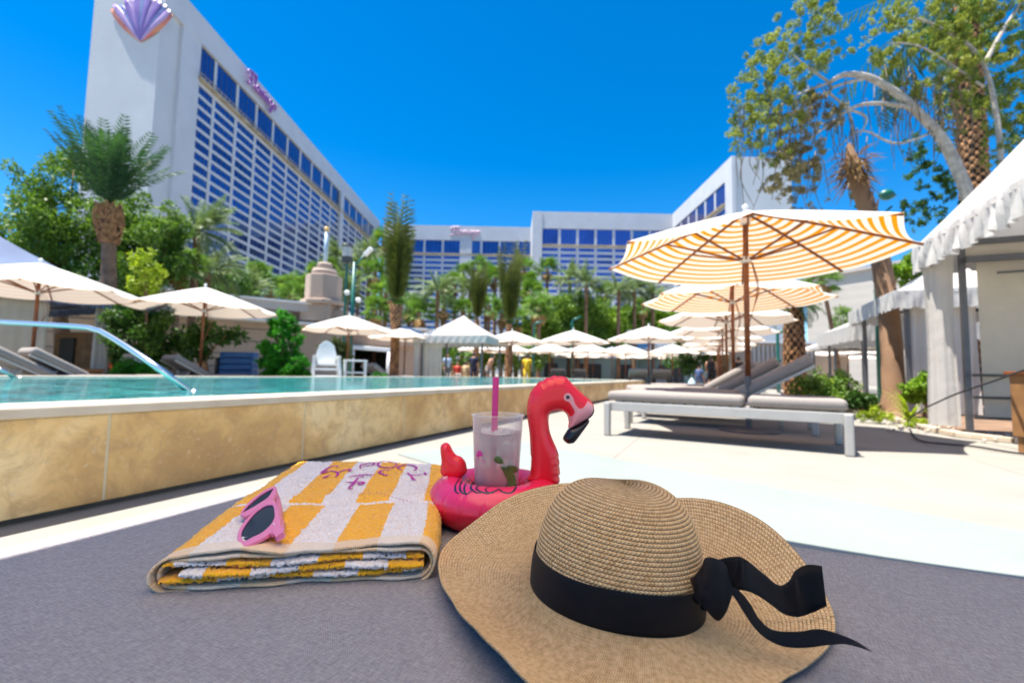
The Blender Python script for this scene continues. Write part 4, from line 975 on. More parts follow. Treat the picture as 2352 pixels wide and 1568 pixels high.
def palm(px, topy, D, kind, label, sc=1, r=.14, mat=barkb, lean=(0, 0), diamond=False, bulge=0, crown=None, group='palms in the garden', bury=0):
    """topy: picture row of the crown's base"""
    base = gx(px, D); z = dep(px, topy, D).z
    t = thing({'fan': 'fan_palm', 'feather': 'date_palm', 'tied': 'tied_palm', 'bare': 'palm'}[kind], base, label, 'palm', group, rz=rnd.uniform(0, 6.28) if lean == (0, 0) else 0)
    trunk(t, z, r, r * .8, mat, lean, diamond, bulge)
    if kind != 'bare':
        me = crown or {'fan': fanm, 'feather': featm, 'tied': tiedm}[kind][rnd.randrange(3)]
        c = bpy.data.objects.new('crown', me); link(c, t); c.location = (lean[0], lean[1], z - .05); c.scale = (sc, sc, sc); c.rotation_euler = (0, 0, rnd.uniform(0, 6))
    return t, z
# left group
t, z = palm(246, 475, 13.4, 'feather', 'tall date palm at left with upright fronds and a shaggy brown trunk, against the tower', r=.215, sc=.88, lean=(-.35, 0), crown=bigfeather)
g = MB()
for i in range(420):
    a = rnd.uniform(0, 6.28); zz = z - rnd.uniform(.0, 1.15); lx = -.35 * (zz / z) ** 1.5; rr_ = .235 + .12 * math.sin(math.pi * min(1, (z - zz) / 1.15 + .1)); p = Vector((lx + math.cos(a) * rr_ * .85, math.sin(a) * rr_ * .85, zz)); d = Vector((math.cos(a), math.sin(a), 1.6)).normalized(); sd = Vector((-math.sin(a), math.cos(a), 0)) * .05
    g.add([p - sd, p + sd, p + sd * .4 + d * .15, p - sd * .4 + d * .15, p + Vector((math.cos(a), math.sin(a), 0)) * .05], [(0, 1, 2, 3), (0, 4, 3), (1, 2, 4)])
g.build('leaf_base', barko, t)
palm(432, 528, 19, 'feather', 'date palm in front of the tower corner, its crown just below the blue windows', r=.16, sc=1.0)
palm(462, 622, 21, 'feather', 'smaller drooping palm directly under the tower-corner palm', r=.16, sc=1.05)
palm(395, 600, 17.5, 'fan', 'fan palm tucked behind the leafy tree left of the low building', r=.14, sc=.9)
specs = [(515, 640, 31, 'fan'), (545, 668, 30, 'fan'), (580, 618, 34, 'fan'), (560, 655, 29, 'feather'), (612, 650, 34, 'fan'), (655, 640, 36, 'fan'), (668, 668, 30, 'fan'), (690, 650, 38, 'fan'), (716, 615, 40, 'fan'), (747, 608, 42, 'fan'),
 (768, 640, 34, 'fan'), (762, 580, 43, 'feather'), (790, 655, 33, 'feather'), (838, 575, 38, 'feather'), (852, 612, 36, 'fan'), (868, 540, 40, 'fan'), (815, 590, 42, 'feather'), (880, 660, 33, 'fan'), (935, 690, 37, 'fan'), (958, 705, 34, 'fan'), (858, 700, 32, 'fan'),
 (1000, 655, 34, 'feather'), (1013, 690, 37, 'fan'), (1040, 640, 42, 'fan'), (1058, 615, 45, 'fan'), (1075, 655, 40, 'feather'), (1112, 612, 45, 'fan'), (1133, 625, 43, 'fan'), (1120, 690, 36, 'fan'), (1150, 705, 38, 'fan'), (1060, 700, 37, 'fan'),
 (1200, 600, 44, 'fan'), (1222, 660, 38, 'fan'), (1205, 640, 41, 'fan'), (1236, 690, 36, 'fan'), (1254, 605, 44, 'fan'), (1306, 628, 41, 'feather'), (1345, 640, 38, 'feather'), (1392, 655, 46, 'fan'), (1420, 655, 38, 'feather'), (1457, 655, 40, 'feather'), (1500, 665, 40, 'feather'), (1478, 690, 44, 'fan'),
 (1185, 720, 39, 'fan'), (905, 640, 40, 'fan'), (1092, 595, 47, 'fan'), (1017, 640, 46, 'fan')]
names = {'fan': 'fan palm', 'feather': 'feathery date palm'}
def where(px):
    for a, b, s in ((0, 600, 'behind the low beige building, left end'), (600, 700, 'behind the low building just left of the turret'), (700, 780, 'beside and behind the beige turret'), (780, 900, 'between the turret and the big tied palm'), (900, 980, 'just right of the big tied palm'), (980, 1050, 'below the small rose sign, left cluster'), (1050, 1110, 'around the leftmost bare striped trunk below the rose sign'), (1110, 1165, 'left of the middle tied palm'), (1165, 1230, 'right of the middle tied palm'), (1230, 1280, 'in front of the violet wing, left edge'), (1280, 1400, 'in front of the violet window bands'), (1400, 1600, 'between the broadleaf trees and the striped umbrella')):
        if a <= px < b: return s
from collections import Counter
_c = Counter((where(s[0]), s[3]) for s in specs); _k = Counter(); srt = sorted(specs, key=lambda s: s[1]); lab = {}
for s in srt:
    key = (where(s[0]), s[3]); _k[key] += 1; n = _c[key]; i = _k[key]
    q = '' if n == 1 else (['tallest ', 'shortest '][i == n] if i in (1, n) else {2: 'second tallest ', 3: 'third tallest ', 4: 'fourth tallest ', 5: 'fifth tallest '}[i])
    lab[s] = q + names[s[3]] + ' ' + key[0]
for s in specs:
    px, ty, D, kd = s; palm(px, ty + 12, D, kd, lab[s], sc=(1.12 if kd == 'fan' else 1.02) * rnd.uniform(.9, 1.1), r=.17, mat=barkb)
palm(905, 700, 20, 'tied', 'big palm with fronds tied upright, left of the small rose sign', sc=1.62, r=.215, mat=barko, diamond=True, bulge=.10, crown=tiedm[0])
palm(1168, 745, 25, 'tied', 'middle tied palm rising over the white umbrella row', sc=1.55, r=.22, mat=barko, diamond=True, crown=tiedm[1])
palm(1093, 735, 27, 'tied', 'smaller tied palm with browner fronds left of the middle tied palm', sc=1.15, r=.18, mat=barko, diamond=True, crown=tiedm[2])
palm(1930, 640, 21, 'fan', 'slender leaning fan palm in front of the plain far building', sc=.75, r=.10, mat=barkb, lean=(-.75, 0))
# right: diamond-barked palm (its crown is hidden by the striped umbrella), bare ringed palm
palm(1826, 690, 12.6, 'feather', 'stout palm with diamond-patterned orange bark behind the striped umbrellas', sc=.5, r=.30, mat=barko, diamond=True)
base = gx(2055, 9.0); tp = dep(1962, 395, 9.2)
t = thing('palm', base, 'bare ringed palm trunk leaning left with a dry brown skirt of leaves', 'palm', 'palms in the garden')
pts = [Vector((0, 0, 0)), dep(2052, 880, 9) - base, dep(2045, 760, 9.05) - base, dep(2030, 640, 9.1) - base, dep(2005, 520, 9.15) - base, tp - base, dep(1950, 330, 9.2) - base]
pth = smooth_path(pts, 8); nn = len(pth); MB().tube(pth, [(.30 - .10 * min(1, i / 6) - .06 * i / nn) * (1 if i < nn - 7 else (nn - i + 1) / 9) for i in range(nn)], 18).build('trunk', bark_ring, t, smooth=True)
g = MB()
for i in range(46):
    s = rnd.uniform(.45, .75); p = pth[int(s * (nn - 1))]; a = rnd.uniform(0, 6.28); o_ = Vector((math.cos(a), math.sin(a), 0)); sd = Vector((-o_.y, o_.x, 0)) * .045
    b = p + o_ * .15; g.add([b - sd, b + sd, b + o_ * .07 + Vector((0, 0, .2)) + sd * .4, b + o_ * .07 + Vector((0, 0, .2)) - sd * .4], [(0, 1, 2, 3)])
g.build('leaf_base', barkb, t)
V = []; F = []
for i in range(220):
    a = rnd.uniform(0, 6.28); o_ = Vector((math.cos(a), math.sin(a), 0)); z0 = rnd.uniform(-.25, .35); b = tp - base + o_ * .1 + Vector((-.02 * z0, 0, z0)); L_ = rnd.uniform(.25, .6); e = b + (o_ * rnd.uniform(.35, .9) + Vector((0, 0, rnd.uniform(-1, .25)))).normalized() * L_; sd = Vector((-o_.y, o_.x, 0)) * .02; k = len(V)
    m_ = b.lerp(e, .5) + Vector((0, 0, .06)); V += [tuple(b), tuple(m_ - sd), tuple(e), tuple(m_ + sd)]; F.append((k, k + 1, k + 2, k + 3))
quads('dry_skirt', np.array(V), np.array(F), lf_thatch, t)
base = gx(2262, 12.5); z = 9.2
t = thing('date_palm', base, 'thick palm at upper right clad in old leaf bases, bluish fronds drooping above', 'palm', 'palms in the garden'); trunk(t, 12.0, .36, .30, barko, diamond=True)
bp = feather_crown(77, n=34, L=5.0, e0=-35, e1=70, droop=1.6, mat=leafmat('blue_green_frond', (.03, .07, .06), (.06, .13, .10), (.14, .22, .16), 1), ll=.7, lw=.11)
c = bpy.data.objects.new('crown', bp); link(c, t); c.location = (0, 0, 11.9)

def tree(name, px, D, cl, n, size, mat, label, cat='tree', group=None, tr=.12, trunkmat=barkb, mats2=None, limbs=True, shell=.5):
    """cl: crown clumps as (px, py, D, r)"""
    b = gx(px, D); t = thing(name, b, label, cat, group); C_ = [(dep(x, y, d) - b, r) for x, y, d, r in cl]
    top = max(c.z for c, r in C_); g = MB(); mid = Vector((0, 0, 0))
    for c, r in C_: mid += c
    mid /= len(C_); fk = Vector((mid.x * .4, mid.y * .4, max(.4, min(c.z for c, r in C_) * .8)))
    if tr:
        g.tube(smooth_path([Vector((0, 0, 0)), fk * .5 + Vector((.05, 0, 0)), fk], 4), [tr * (1.2 - .5 * i / 8) for i in range(9)], 8)
        for c, r in C_[:14]: g.tube(smooth_path([fk, fk.lerp(c, .5) + Vector((0, 0, .15 * r)), c], 3), [tr * .5, tr * .42, tr * .35, tr * .28, tr * .2, tr * .14, tr * .08], 6)
        g.build('trunk', trunkmat, t, smooth=True)
    sub = []
    for c, r in C_:
        sub += sub_clumps(c, r, 16, r * .34)
    leaves('crown', sub, n, size, mat, t)
    if mats2: leaves('flush', sub[::4], n // 6, size, mats2, t)
    return t
tree('leafy_tree', 150, 16, [(75, 500, 16, .9), (120, 430, 16, 1.15), (170, 390, 16.4, .9), (105, 560, 15.8, 1.2), (170, 520, 16, 1.5), (60, 620, 16, 1.3), (150, 620, 15.8, 1.4), (15, 520, 16.3, .8), (20, 640, 16, 1.0), (200, 650, 15.8, 1.2)], 26000, .15, lf_mid, 'big leafy tree filling the left edge under the tall date palm', tr=.25)
tree('leafy_tree', 360, 17, [(300, 500, 17, 1.1), (345, 510, 17, 1.1), (390, 540, 17, .8), (290, 570, 16.8, 1.3), (350, 580, 16.8, 1.2), (305, 640, 16.8, 1.2), (380, 620, 17, .8)], 20000, .15, lf_mid, 'leafy tree right of the shaggy palm trunk, in front of the tower foot', tr=.2)
tree('flowering_shrub', 332, 11.5, [(332, 590, 11.5, .25), (340, 620, 11.5, .3), (325, 650, 11.5, .35)], 1500, .11, lf_lime, 'lime-yellow sapling top catching the sun left of the low building', 'shrub', tr=.04)
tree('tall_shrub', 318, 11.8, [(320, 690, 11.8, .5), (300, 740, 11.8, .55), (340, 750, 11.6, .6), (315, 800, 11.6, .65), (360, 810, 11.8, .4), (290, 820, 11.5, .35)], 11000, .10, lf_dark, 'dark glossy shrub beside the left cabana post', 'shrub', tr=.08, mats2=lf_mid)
tree('low_shrub', 300, 9.8, [(285, 850, 9.8, .22), (310, 845, 9.8, .26), (335, 852, 9.8, .2)], 2600, .06, lf_topi, 'small bright green bush at the foot of the dark shrub', 'shrub', tr=.02)
tree('spiky_plant', 470, 12.2, [(430, 780, 12.2, .35), (470, 760, 12.4, .4), (520, 770, 12.4, .35), (450, 810, 12.2, .3)], 1600, .16, lf_dark, 'tropical plant with bent brown stems under the second umbrella', 'shrub', tr=.10, trunkmat=barko)
# topiary: stacked foliage pads
tp_ = [(655, 728, 11.9, .22), (632, 748, 11.9, .22), (668, 752, 11.9, .24), (645, 768, 11.8, .26), (682, 778, 11.9, .18), (612, 800, 11.8, .24), (640, 808, 11.7, .28), (668, 805, 12, .22), (604, 832, 11.8, .16), (632, 838, 11.7, .26), (690, 828, 11.8, .22), (664, 846, 11.7, .26), (622, 862, 11.8, .22), (650, 866, 11.7, .24), (692, 858, 11.9, .2)]
tree('topiary_shrub', 650, 11.9, tp_, 24000, .06, lf_topi, 'bright green topiary shrub clipped in rounded cloud shapes behind the pool', 'shrub', tr=.09, shell=.8)
tree('potted_palm', 778, 17, [(770, 805, 17, .3), (785, 812, 17, .25)], 300, .35, lf_date, 'small arching palm plant behind the lifeguard chair', 'plant', tr=.04)
tree('low_shrub', 868, 14.5, [(862, 862, 14.5, .14), (880, 864, 14.5, .12)], 800, .06, lf_topi, 'low green plant at the pool edge right of the lifeguard chair', 'shrub', tr=.02)
tree('leafy_shrub', 1030, 30, [(1008, 800, 30, .8), (1020, 835, 30, .9), (1003, 850, 30, .6)], 3500, .14, lf_mid, 'green shrub under the square tent beside the light blue shirt', 'shrub', tr=.06)
for i, (px, D, ys, s_, lb) in enumerate([(1262, 41, (700, 735, 760), 1.0, 'leftmost rounded broadleaf tree behind the middle umbrellas'), (1325, 40, (700, 730, 765), 1.15, 'largest rounded broadleaf tree above the middle umbrella'), (1385, 42, (715, 745, 775), 1.0, 'rounded broadleaf tree just left of the gold-trimmed canopy'),
    (1450, 46, (718, 745), .9, 'broadleaf tree behind the gold-trimmed canopy roof'), (1530, 46, (720, 750, 780), 1.0, 'broadleaf tree left of the striped umbrella row')]):
    cl_ = [(px + dx * s_, y + abs(dx) * .25, D + rnd.uniform(-.5, .5), 1.35 * s_) for y in ys for dx in (-30, 0, 30)]
    tree('broadleaf_tree', px, D, cl_, 9000, .30, lf_bright if i % 2 == 0 else lf_mid, lb, group='rounded trees behind the pool bar', tr=.25)
hedge = [(x, 862, 34, .8) for x in range(980, 1260, 16)]
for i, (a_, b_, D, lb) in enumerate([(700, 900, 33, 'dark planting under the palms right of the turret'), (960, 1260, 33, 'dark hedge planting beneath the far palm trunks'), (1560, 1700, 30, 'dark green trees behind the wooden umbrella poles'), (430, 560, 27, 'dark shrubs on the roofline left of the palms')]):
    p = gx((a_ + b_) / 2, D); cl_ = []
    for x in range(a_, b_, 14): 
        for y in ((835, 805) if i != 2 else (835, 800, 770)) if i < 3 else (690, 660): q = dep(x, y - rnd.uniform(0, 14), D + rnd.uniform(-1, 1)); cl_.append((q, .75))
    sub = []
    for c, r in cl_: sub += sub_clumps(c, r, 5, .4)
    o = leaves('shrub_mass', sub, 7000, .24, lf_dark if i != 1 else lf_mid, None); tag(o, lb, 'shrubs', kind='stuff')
# garden bed at right
bed = [atz(1985, 944, 0), atz(2090, 978, 0), atz(2200, 1003, 0), atz(2330, 1018, 0), atz(2600, 1040, 0), gx(2600, 9), gx(2250, 12), gx(1880, 12), gx(1850, 8)]
sheet('garden_soil', [(q.x, q.y) for q in bed], .02, soil)
g = MB()
kp = [bed[8]] + bed[:5]; 
for p, q in zip(kp[:-1], kp[1:]): g.beam(p + Vector((0, 0, .03)), q + Vector((0, 0, .03)), .10, .06)
tag(g.build('bed_edging', coping, bevel=.01), 'pale stone edging curving round the right-hand garden bed', 'edging')
V = []; rg = np.random.default_rng(3); g = MB()
for i in range(150):
    p = atz(rg.uniform(2255, 2400), rg.uniform(992, 1012), .03) if i % 2 else atz(rg.uniform(2040, 2200), rg.uniform(965, 990), .03)
    r_ = rg.uniform(.012, .03); g.lathe([(0, -r_ * .6), (r_, 0), (0, r_ * .7)], p, 6)
tag(g.build('pebbles', pebble, smooth=True), 'pale pebbles scattered on the soil beside the right cabana', 'pebbles', kind='stuff')
tree('ground_cover_plant', 2010, 6.6, [(1985, 955, 6.7, .10), (2010, 952, 6.6, .12), (2035, 958, 6.5, .1)], 1800, .03, lf_lime, 'yellow-green succulent cushion at the foot of the bare palm', 'plant', tr=0)
tree('ground_cover_plant', 2110, 6.1, [(2085, 978, 6.1, .08), (2115, 972, 6.1, .09), (2070, 985, 6.1, .06)], 1300, .03, lf_lime, 'yellow succulent patch below the strappy lily leaves', 'plant', tr=0)
b = gx(2085, 6.6); t = thing('strappy_plant', b, 'strappy yellow-green plant between the bare palm and the cabana curtain', 'plant'); V = []; F = []
for i in range(34):
    a = rnd.uniform(2.0, 4.6) if i % 3 else rnd.uniform(0, 6.28); e = rnd.uniform(.35, 1.35); L_ = rnd.uniform(.35, .75); s = Vector((-math.sin(a), math.cos(a), 0)) * .018; p = Vector((0, 0, .05))
    for k_ in range(6):
        d = Vector((math.cos(a) * math.cos(e), math.sin(a) * math.cos(e), math.sin(e))); q = p + d * L_ / 6; e -= .2; w0 = 1 - k_ / 6.5; w1 = 1 - (k_ + 1) / 6.5; k = len(V)
        V += [tuple(p - s * w0), tuple(p + s * w0), tuple(q + s * w1), tuple(q - s * w1)]; F.append((k, k + 1, k + 2, k + 3)); p = q
quads('leaf', np.array(V), np.array(F), lf_lime, t)
for px, D, cl_, m_, lb in [(1890, 9.2, [(1850, 895, 9, .3), (1890, 880, 9.2, .38), (1930, 885, 9.2, .32), (1905, 915, 8.9, .35), (1955, 905, 9.4, .25)], lf_mid, 'bushy green shrub right of the raised lounger backs'), (1975, 8.6, [(1965, 920, 8.6, .18), (2000, 925, 8.6, .15)], lf_dark, 'small dark shrub left of the bare palm trunk'),
    (2120, 7.6, [(2110, 900, 7.6, .22), (2130, 880, 7.6, .2)], lf_bright, 'bright green plant beside the white cabana curtain'), (1945, 26, [(1935, 730, 26, .8), (1965, 745, 26, .7), (1950, 765, 26, .8)], lf_mid, 'loose green tree in front of the plain far building'), (2110, 12, [(2090, 610, 12, .35), (2120, 640, 12, .4), (2105, 690, 12, .35), (2135, 580, 12, .3)], lf_bright, 'sunlit branch of leaves between the bare palm and the cabana')]:
    tree('leafy_shrub' if D < 20 else 'leafy_tree', px, D, cl_, 3800 if D < 20 else 3000, .07 if D < 10 else .13, m_, lb, 'shrub' if D < 20 else 'tree', tr=.04, mats2=lf_lime if px == 1890 else None)
# arching tree at right
b = gx(2290, 9.6); t = thing('arching_tree', b, 'pale-barked tree arching over the right side with sparse olive foliage', 'tree')
def P(x, y, D=9.4): return dep(x, y, D) - b
g = MB()
def limb(pts, r0, r1): 
    q = smooth_path([P(*p) for p in pts], 6); g.tube(q, [r0 + (r1 - r0) * i / (len(q) - 1) for i in range(len(q))], 10)
limb([(2290, 858, 9.6), (2262, 640, 9.6), (2232, 480), (2200, 390), (2160, 315), (2110, 260), (2060, 215), (1995, 178), (1940, 172), (1905, 190)], .15, .045)
limb([(2150, 300), (2090, 250), (2020, 238), (1970, 243), (1935, 262), (1860, 320)], .06, .02)
limb([(1995, 178), (1930, 195), (1905, 212), (1945, 250), (1960, 300), (1958, 370)], .035, .015)
limb([(1945, 250), (1990, 270), (1975, 310)], .03, .015); limb([(2150, 300), (2060, 330), (1980, 300), (1930, 335)], .03, .012)
limb([(1905, 190), (1820, 225), (1760, 280), (1740, 400)], .03, .01); limb([(1905, 190), (1850, 150), (1800, 110), (1780, 90)], .03, .008)
limb([(2262, 640, 9.6), (2300, 400), (2260, 150), (2150, 60), (2080, 40)], .07, .015); limb([(2260, 150), (2310, 60), (2380, -40)], .05, .02); limb([(2260, 200), (2120, 110), (2040, 100)], .03, .01)
g.build('trunk', barkg, t, smooth=True)
g = MB()
for i in range(130):
    x = rnd.uniform(1700, 2230); y = rnd.uniform(180, 380) if x < 2000 else rnd.uniform(140, 260); L_ = rnd.uniform(60, 150)
    limb([(x, y, 9.4 + rnd.uniform(-.7, .7)), (x + rnd.uniform(-15, 15), y + L_ * .5), (x + rnd.uniform(-25, 25), y + L_)], .012, .005)
g.build('twig', M('dry_twig', (.17, .13, .09), .9, scale=5, var=.4), t)
def fol(spec, n, size, mat, name='foliage'):
    sub = []
    for x, y, r, D in spec: sub += sub_clumps(P(x, y, D), r * 1.3, 26, r * .16, flat=1.3)
    leaves(name, sub, n, size, mat, t)
cr = [(1800, 110, .45, 9.4), (1770, 170, .5, 9.2), (1740, 220, .5, 9.4), (1720, 290, .35, 9.4), (1850, 60, .5, 9.6), (1830, 170, .5, 9.3), (1800, 250, .55, 9.5), (1710, 210, .25, 9.3), (1700, 330, .2, 9.3), (1900, 100, .4, 9.5), (1870, 30, .3, 9.5), (1770, 330, .4, 9.2)]
fol(cr, 24000, .050, lf_olive)
cr2 = [(2060, 90, .45, 9.3), (2110, 140, .5, 9.4), (2160, 60, .5, 9.6), (2180, 130, .45, 9.5), (2030, 60, .35, 9.5), (2240, 30, .6, 9.8), (2300, 90, .6, 9.8), (2340, 180, .6, 9.9), (2300, 240, .4, 9.8), (2200, 220, .35, 9.6), (2340, 10, .5, 9.6), (2120, 20, .4, 9.5), (2230, 110, .4, 9.4), (2190, 260, .3, 9.4), (2340, 270, .4, 9.5), (2290, 340, .25, 9.5)]
fol(cr2, 42000, .052, lf_olive)
fol([(2250, 60, .6, 10), (2310, 150, .6, 10), (2330, 240, .5, 10), (2180, 90, .5, 9.9), (2345, 330, .3, 9.9)], 9000, .062, lf_mid)
fol([(1840, 330, .38, 9.4), (1825, 390, .42, 9.4), (1850, 440, .38, 9.4), (1790, 380, .3, 9.3), (1780, 440, .25, 9.3), (1870, 280, .4, 9.5), (1900, 240, .35, 9.5), (1820, 300, .4, 9.4)], 11000, .055, lf_dry)
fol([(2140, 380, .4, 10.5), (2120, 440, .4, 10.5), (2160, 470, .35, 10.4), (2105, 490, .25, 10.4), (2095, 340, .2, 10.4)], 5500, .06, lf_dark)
# ------------------------------------------------------------------ daybed
ZB = .35
Cn = Vector((-.537, 1.241, 0))
sling = NT('woven_grey_sling'); sling.set(Roughness=.75, Specular_IOR_Level=.25)
mp = sling.n('ShaderNodeMapping'); sling.l(sling.co(), mp.inputs[0]); sx = sling.n('ShaderNodeSeparateXYZ'); sling.l(mp.outputs[0], sx.inputs[0])
FQ = 2 * math.pi / .0024
a_ = sling.math('SINE', sling.math('MULTIPLY', sx.outputs[0], FQ)); b_ = sling.math('SINE', sling.math('MULTIPLY', sx.outputs[1], FQ))
wv = sling.math('MULTIPLY', a_, b_)
m1 = sling.n('ShaderNodeMapping'); m1.inputs['Scale'].default_value = (900, 120, 1); sling.l(sling.co(), m1.inputs[0])
m2 = sling.n('ShaderNodeMapping'); m2.inputs['Scale'].default_value = (120, 900, 1); sling.l(sling.co(), m2.inputs[0])
n1 = sling.noise(1, 2, m1.outputs[0]); n2 = sling.noise(1, 2, m2.outputs[0])
f = sling.math('ADD', sling.math('MULTIPLY', sling.math('ADD', n1, n2), .5), sling.math('MULTIPLY', wv, .10))
sling.setc(sling.ramp(f, [(.34, (.21, .192, .20)), (.5, (.30, .278, .285)), (.66, (.40, .372, .375))])); sling.bump(wv, .0006, .7)
bed_ = thing('daybed', Cn, 'grey woven sling daybed in the foreground holding the hat, towel and drink', 'daybed', rz=math.atan2(-.407, .914))
BL, BW = 2.3, 2.0        # local x along Vd, local -y toward the camera
nx, ny = 60, 70; vs = []; 
for i in range(nx + 1):
    for j in range(ny + 1):
        x = BW * i / nx; y = -BL * j / ny; ed = min(x, BW - x, -y, BL + y); z = ZB + .0015 * math.sin(x * 5 + y * 3) - (.035 * max(0, 1 - ed / .03) ** 2 if ed < .03 else 0)
        vs.append((x, y, z))
fs = [(i * (ny + 1) + j, i * (ny + 1) + j + 1, (i + 1) * (ny + 1) + j + 1, (i + 1) * (ny + 1) + j) for i in range(nx) for j in range(ny)]
MB().add(vs, fs).build('sling_surface', sling.m, bed_, smooth=True)
g = MB(); g.box((BW / 2, -.03, ZB - .055), (BW, .05, .055)); g.box((.03, -BL / 2, ZB - .055), (.05, BL - .1, .055)); g.box((BW - .03, -BL / 2, ZB - .055), (.05, BL - .1, .055)); g.box((BW / 2, -BL + .03, ZB - .055), (BW, .05, .055)); g.build('frame', alu, bed_, bevel=.01)
for x in (.05, BW - .05):
    for y in (-.05, -BL + .05): MB().box((x, y, .135), (.06, .06, .27)).build('leg', alu, bed_, bevel=.008)

# ------------------------------------------------------------------ straw hat
HC = Vector((.117, .515, .384)); tilt = Matrix.Rotation(R(5), 3, 'Y') @ Matrix.Rotation(R(-1), 3, 'X')
hat = thing('straw_hat', (HC.x, HC.y, ZB), 'wide-brimmed woven straw sun hat with a black ribbon lying on the daybed', 'hat')
straw = NT('woven_straw'); straw.set(Roughness=.62, Specular_IOR_Level=.35)
uvn = straw.n('ShaderNodeUVMap'); sx = straw.n('ShaderNodeSeparateXYZ'); straw.l(uvn.outputs[0], sx.inputs[0])
vf = straw.math('FRACT', sx.outputs[1]); par = straw.math('MULTIPLY', straw.math('FLOOR', sx.outputs[1]), .37)
che = straw.math('ADD', straw.math('ADD', sx.outputs[0], straw.math('ABSOLUTE', straw.math('SUBTRACT', vf, .5))), par)
jit = straw.math('MULTIPLY', straw.noise(90, 2), .5)
cs_ = straw.math('SINE', straw.math('MULTIPLY', straw.math('ADD', che, jit), 6.2832))
row_ = straw.math('SINE', straw.math('MULTIPLY', vf, 3.1416))
hgt = straw.math('ADD', straw.math('MULTIPLY', cs_, .5), straw.math('MULTIPLY', row_, .7))
n_ = straw.noise(220, 2); n3 = straw.noise(7, 3)
fc = straw.math('ADD', straw.math('MULTIPLY', cs_, .13), straw.math('ADD', straw.math('MULTIPLY', n_, .6), straw.math('ADD', straw.math('MULTIPLY', n3, .15), .11)))
c_ = straw.ramp(fc, [(.25, (.42, .22, .08)), (.46, (.68, .42, .19)), (.68, (.84, .59, .32))])
c_ = straw.mix(straw.math('LESS_THAN', row_, .30), c_, (.20, .105, .045)); straw.setc(c_); straw.bump(hgt, .0012, .9); straw = straw.m
NS = 360; th = np.arange(NS) / NS * 2 * np.pi
RC, HH = .0885, .118; ph = np.linspace(0, np.pi / 2, 400)
pr = RC * np.cos(ph) ** .60; phh = HH * np.sin(ph) ** .79; ds = np.r_[0, np.cumsum(np.hypot(np.diff(pr), np.diff(phh)))]
PITCH = .0041; NR = int(ds[-1] / PITCH * 6); sN = np.linspace(0, ds[-1] - .00002, NR); rN = np.interp(sN, ds, pr); hN = np.interp(sN, ds, phh)
tr_ = np.gradient(rN, sN); thh = np.gradient(hN, sN)
def scal(v): return np.abs(np.sin(np.pi * v)) ** .55
Vv = []
TM = np.array(tilt)
off = Vector((HC.x, HC.y, ZB))
dsp = .0008 * (scal(sN / PITCH) - .5)
rd = rN + dsp * thh; hd_ = hN - dsp * tr_
X = rd[None, :] * np.cos(th)[:, None] * 1.02; Y = rd[None, :] * np.sin(th)[:, None]; Zc = np.repeat(hd_[None, :], NS, 0) + .0025 * np.sin(2 * th + 1)[:, None] * (hN / HH)[None, :]
P3 = np.stack([X, Y, Zc], -1).reshape(-1, 3) @ TM.T + np.array([0, 0, HC.z - ZB])
UVc = np.stack([np.repeat(th[:, None] / (2 * np.pi) * 132, NR, 1), np.repeat(sN[None] / PITCH, NS, 0)], -1).reshape(-1, 2)
def ring_quads(name, P, ns, nr, uv, ucount, mat, parent, solid=0):
    # close the ring with a duplicate seam so that the texture does not wrap back
    P = P.reshape(ns, nr, 3); uv = uv.reshape(ns, nr, 2); P = np.concatenate([P, P[:1]], 0); e = uv[:1].copy(); e[..., 0] = ucount; uv = np.concatenate([uv, e], 0)
    o = quads(name, P.reshape(-1, 3), grid_faces(ns + 1, nr), mat, parent, smooth=True, uv=uv.reshape(-1, 2))
    if solid: s = o.modifiers.new('t', 'SOLIDIFY'); s.thickness = solid; s.offset = -1
    return o
ring_quads('crown', P3, NS, NR, UVc, 132, straw, hat)
rim_px = [(1925, 1430, .357), (1890, 1350, .376), (1828, 1262, .404), (1745, 1187, .430), (1640, 1146, .443), (1560, 1143, .437), (1480, 1150, .42), (1410, 1135, .425), (1350, 1112, .440), (1300, 1108, .446), (1240, 1118, .440), (1180, 1136, .430), (1120, 1172, .412), (1085, 1206, .397), (1035, 1234, .380), (1010, 1268, .372), (1008, 1310, .370), (1040, 1378, .372), (1092, 1442, .380),
          (1155, 1502, .388), (1222, 1580, .390), (1320, 1640, .384), (1450, 1675, .374), (1600, 1665, .365), (1715, 1612, .360), (1800, 1556, .357), (1875, 1512, .355), (1912, 1472, .355)]
rp_ = [atz(*p) for p in rim_px]
ang = np.array([math.atan2(p.y - HC.y, p.x - HC.x) for p in rp_]); rad = np.array([math.hypot(p.y - HC.y, p.x - HC.x) for p in rp_]); zz_ = np.array([p.z for p in rp_])
o_ = np.argsort(ang); ang, rad, zz_ = ang[o_], rad[o_], zz_[o_]
A3 = np.r_[ang - 2 * np.pi, ang, ang + 2 * np.pi]; thq = (th + np.pi) % (2 * np.pi) - np.pi
def per(vals):
    v = np.interp(thq, A3, np.r_[vals, vals, vals]); k = np.exp(-.5 * (np.arange(-12, 13) / 4.5) ** 2); k /= k.sum(); return np.convolve(np.r_[v[-12:], v, v[:12]], k, 'valid')
rimr, rimz = per(rad), per(zz_)
base3 = np.stack([RC * np.cos(th) * 1.02, RC * np.sin(th), 0 * th], -1) @ TM.T + np.array([0, 0, HC.z]); bl = .140
NB = int(bl / PITCH * 6); sB = np.linspace(0, 1, NB)
Rm = np.stack([rimr * np.cos(th), rimr * np.sin(th), rimz], -1)
pxy = base3[:, None, :2] * (1 - sB)[None, :, None] + Rm[:, None, :2] * sB[None, :, None]
e_ = sB ** 1.25
zB_ = base3[:, None, 2] * (1 - e_)[None] + Rm[:, None, 2] * e_[None]
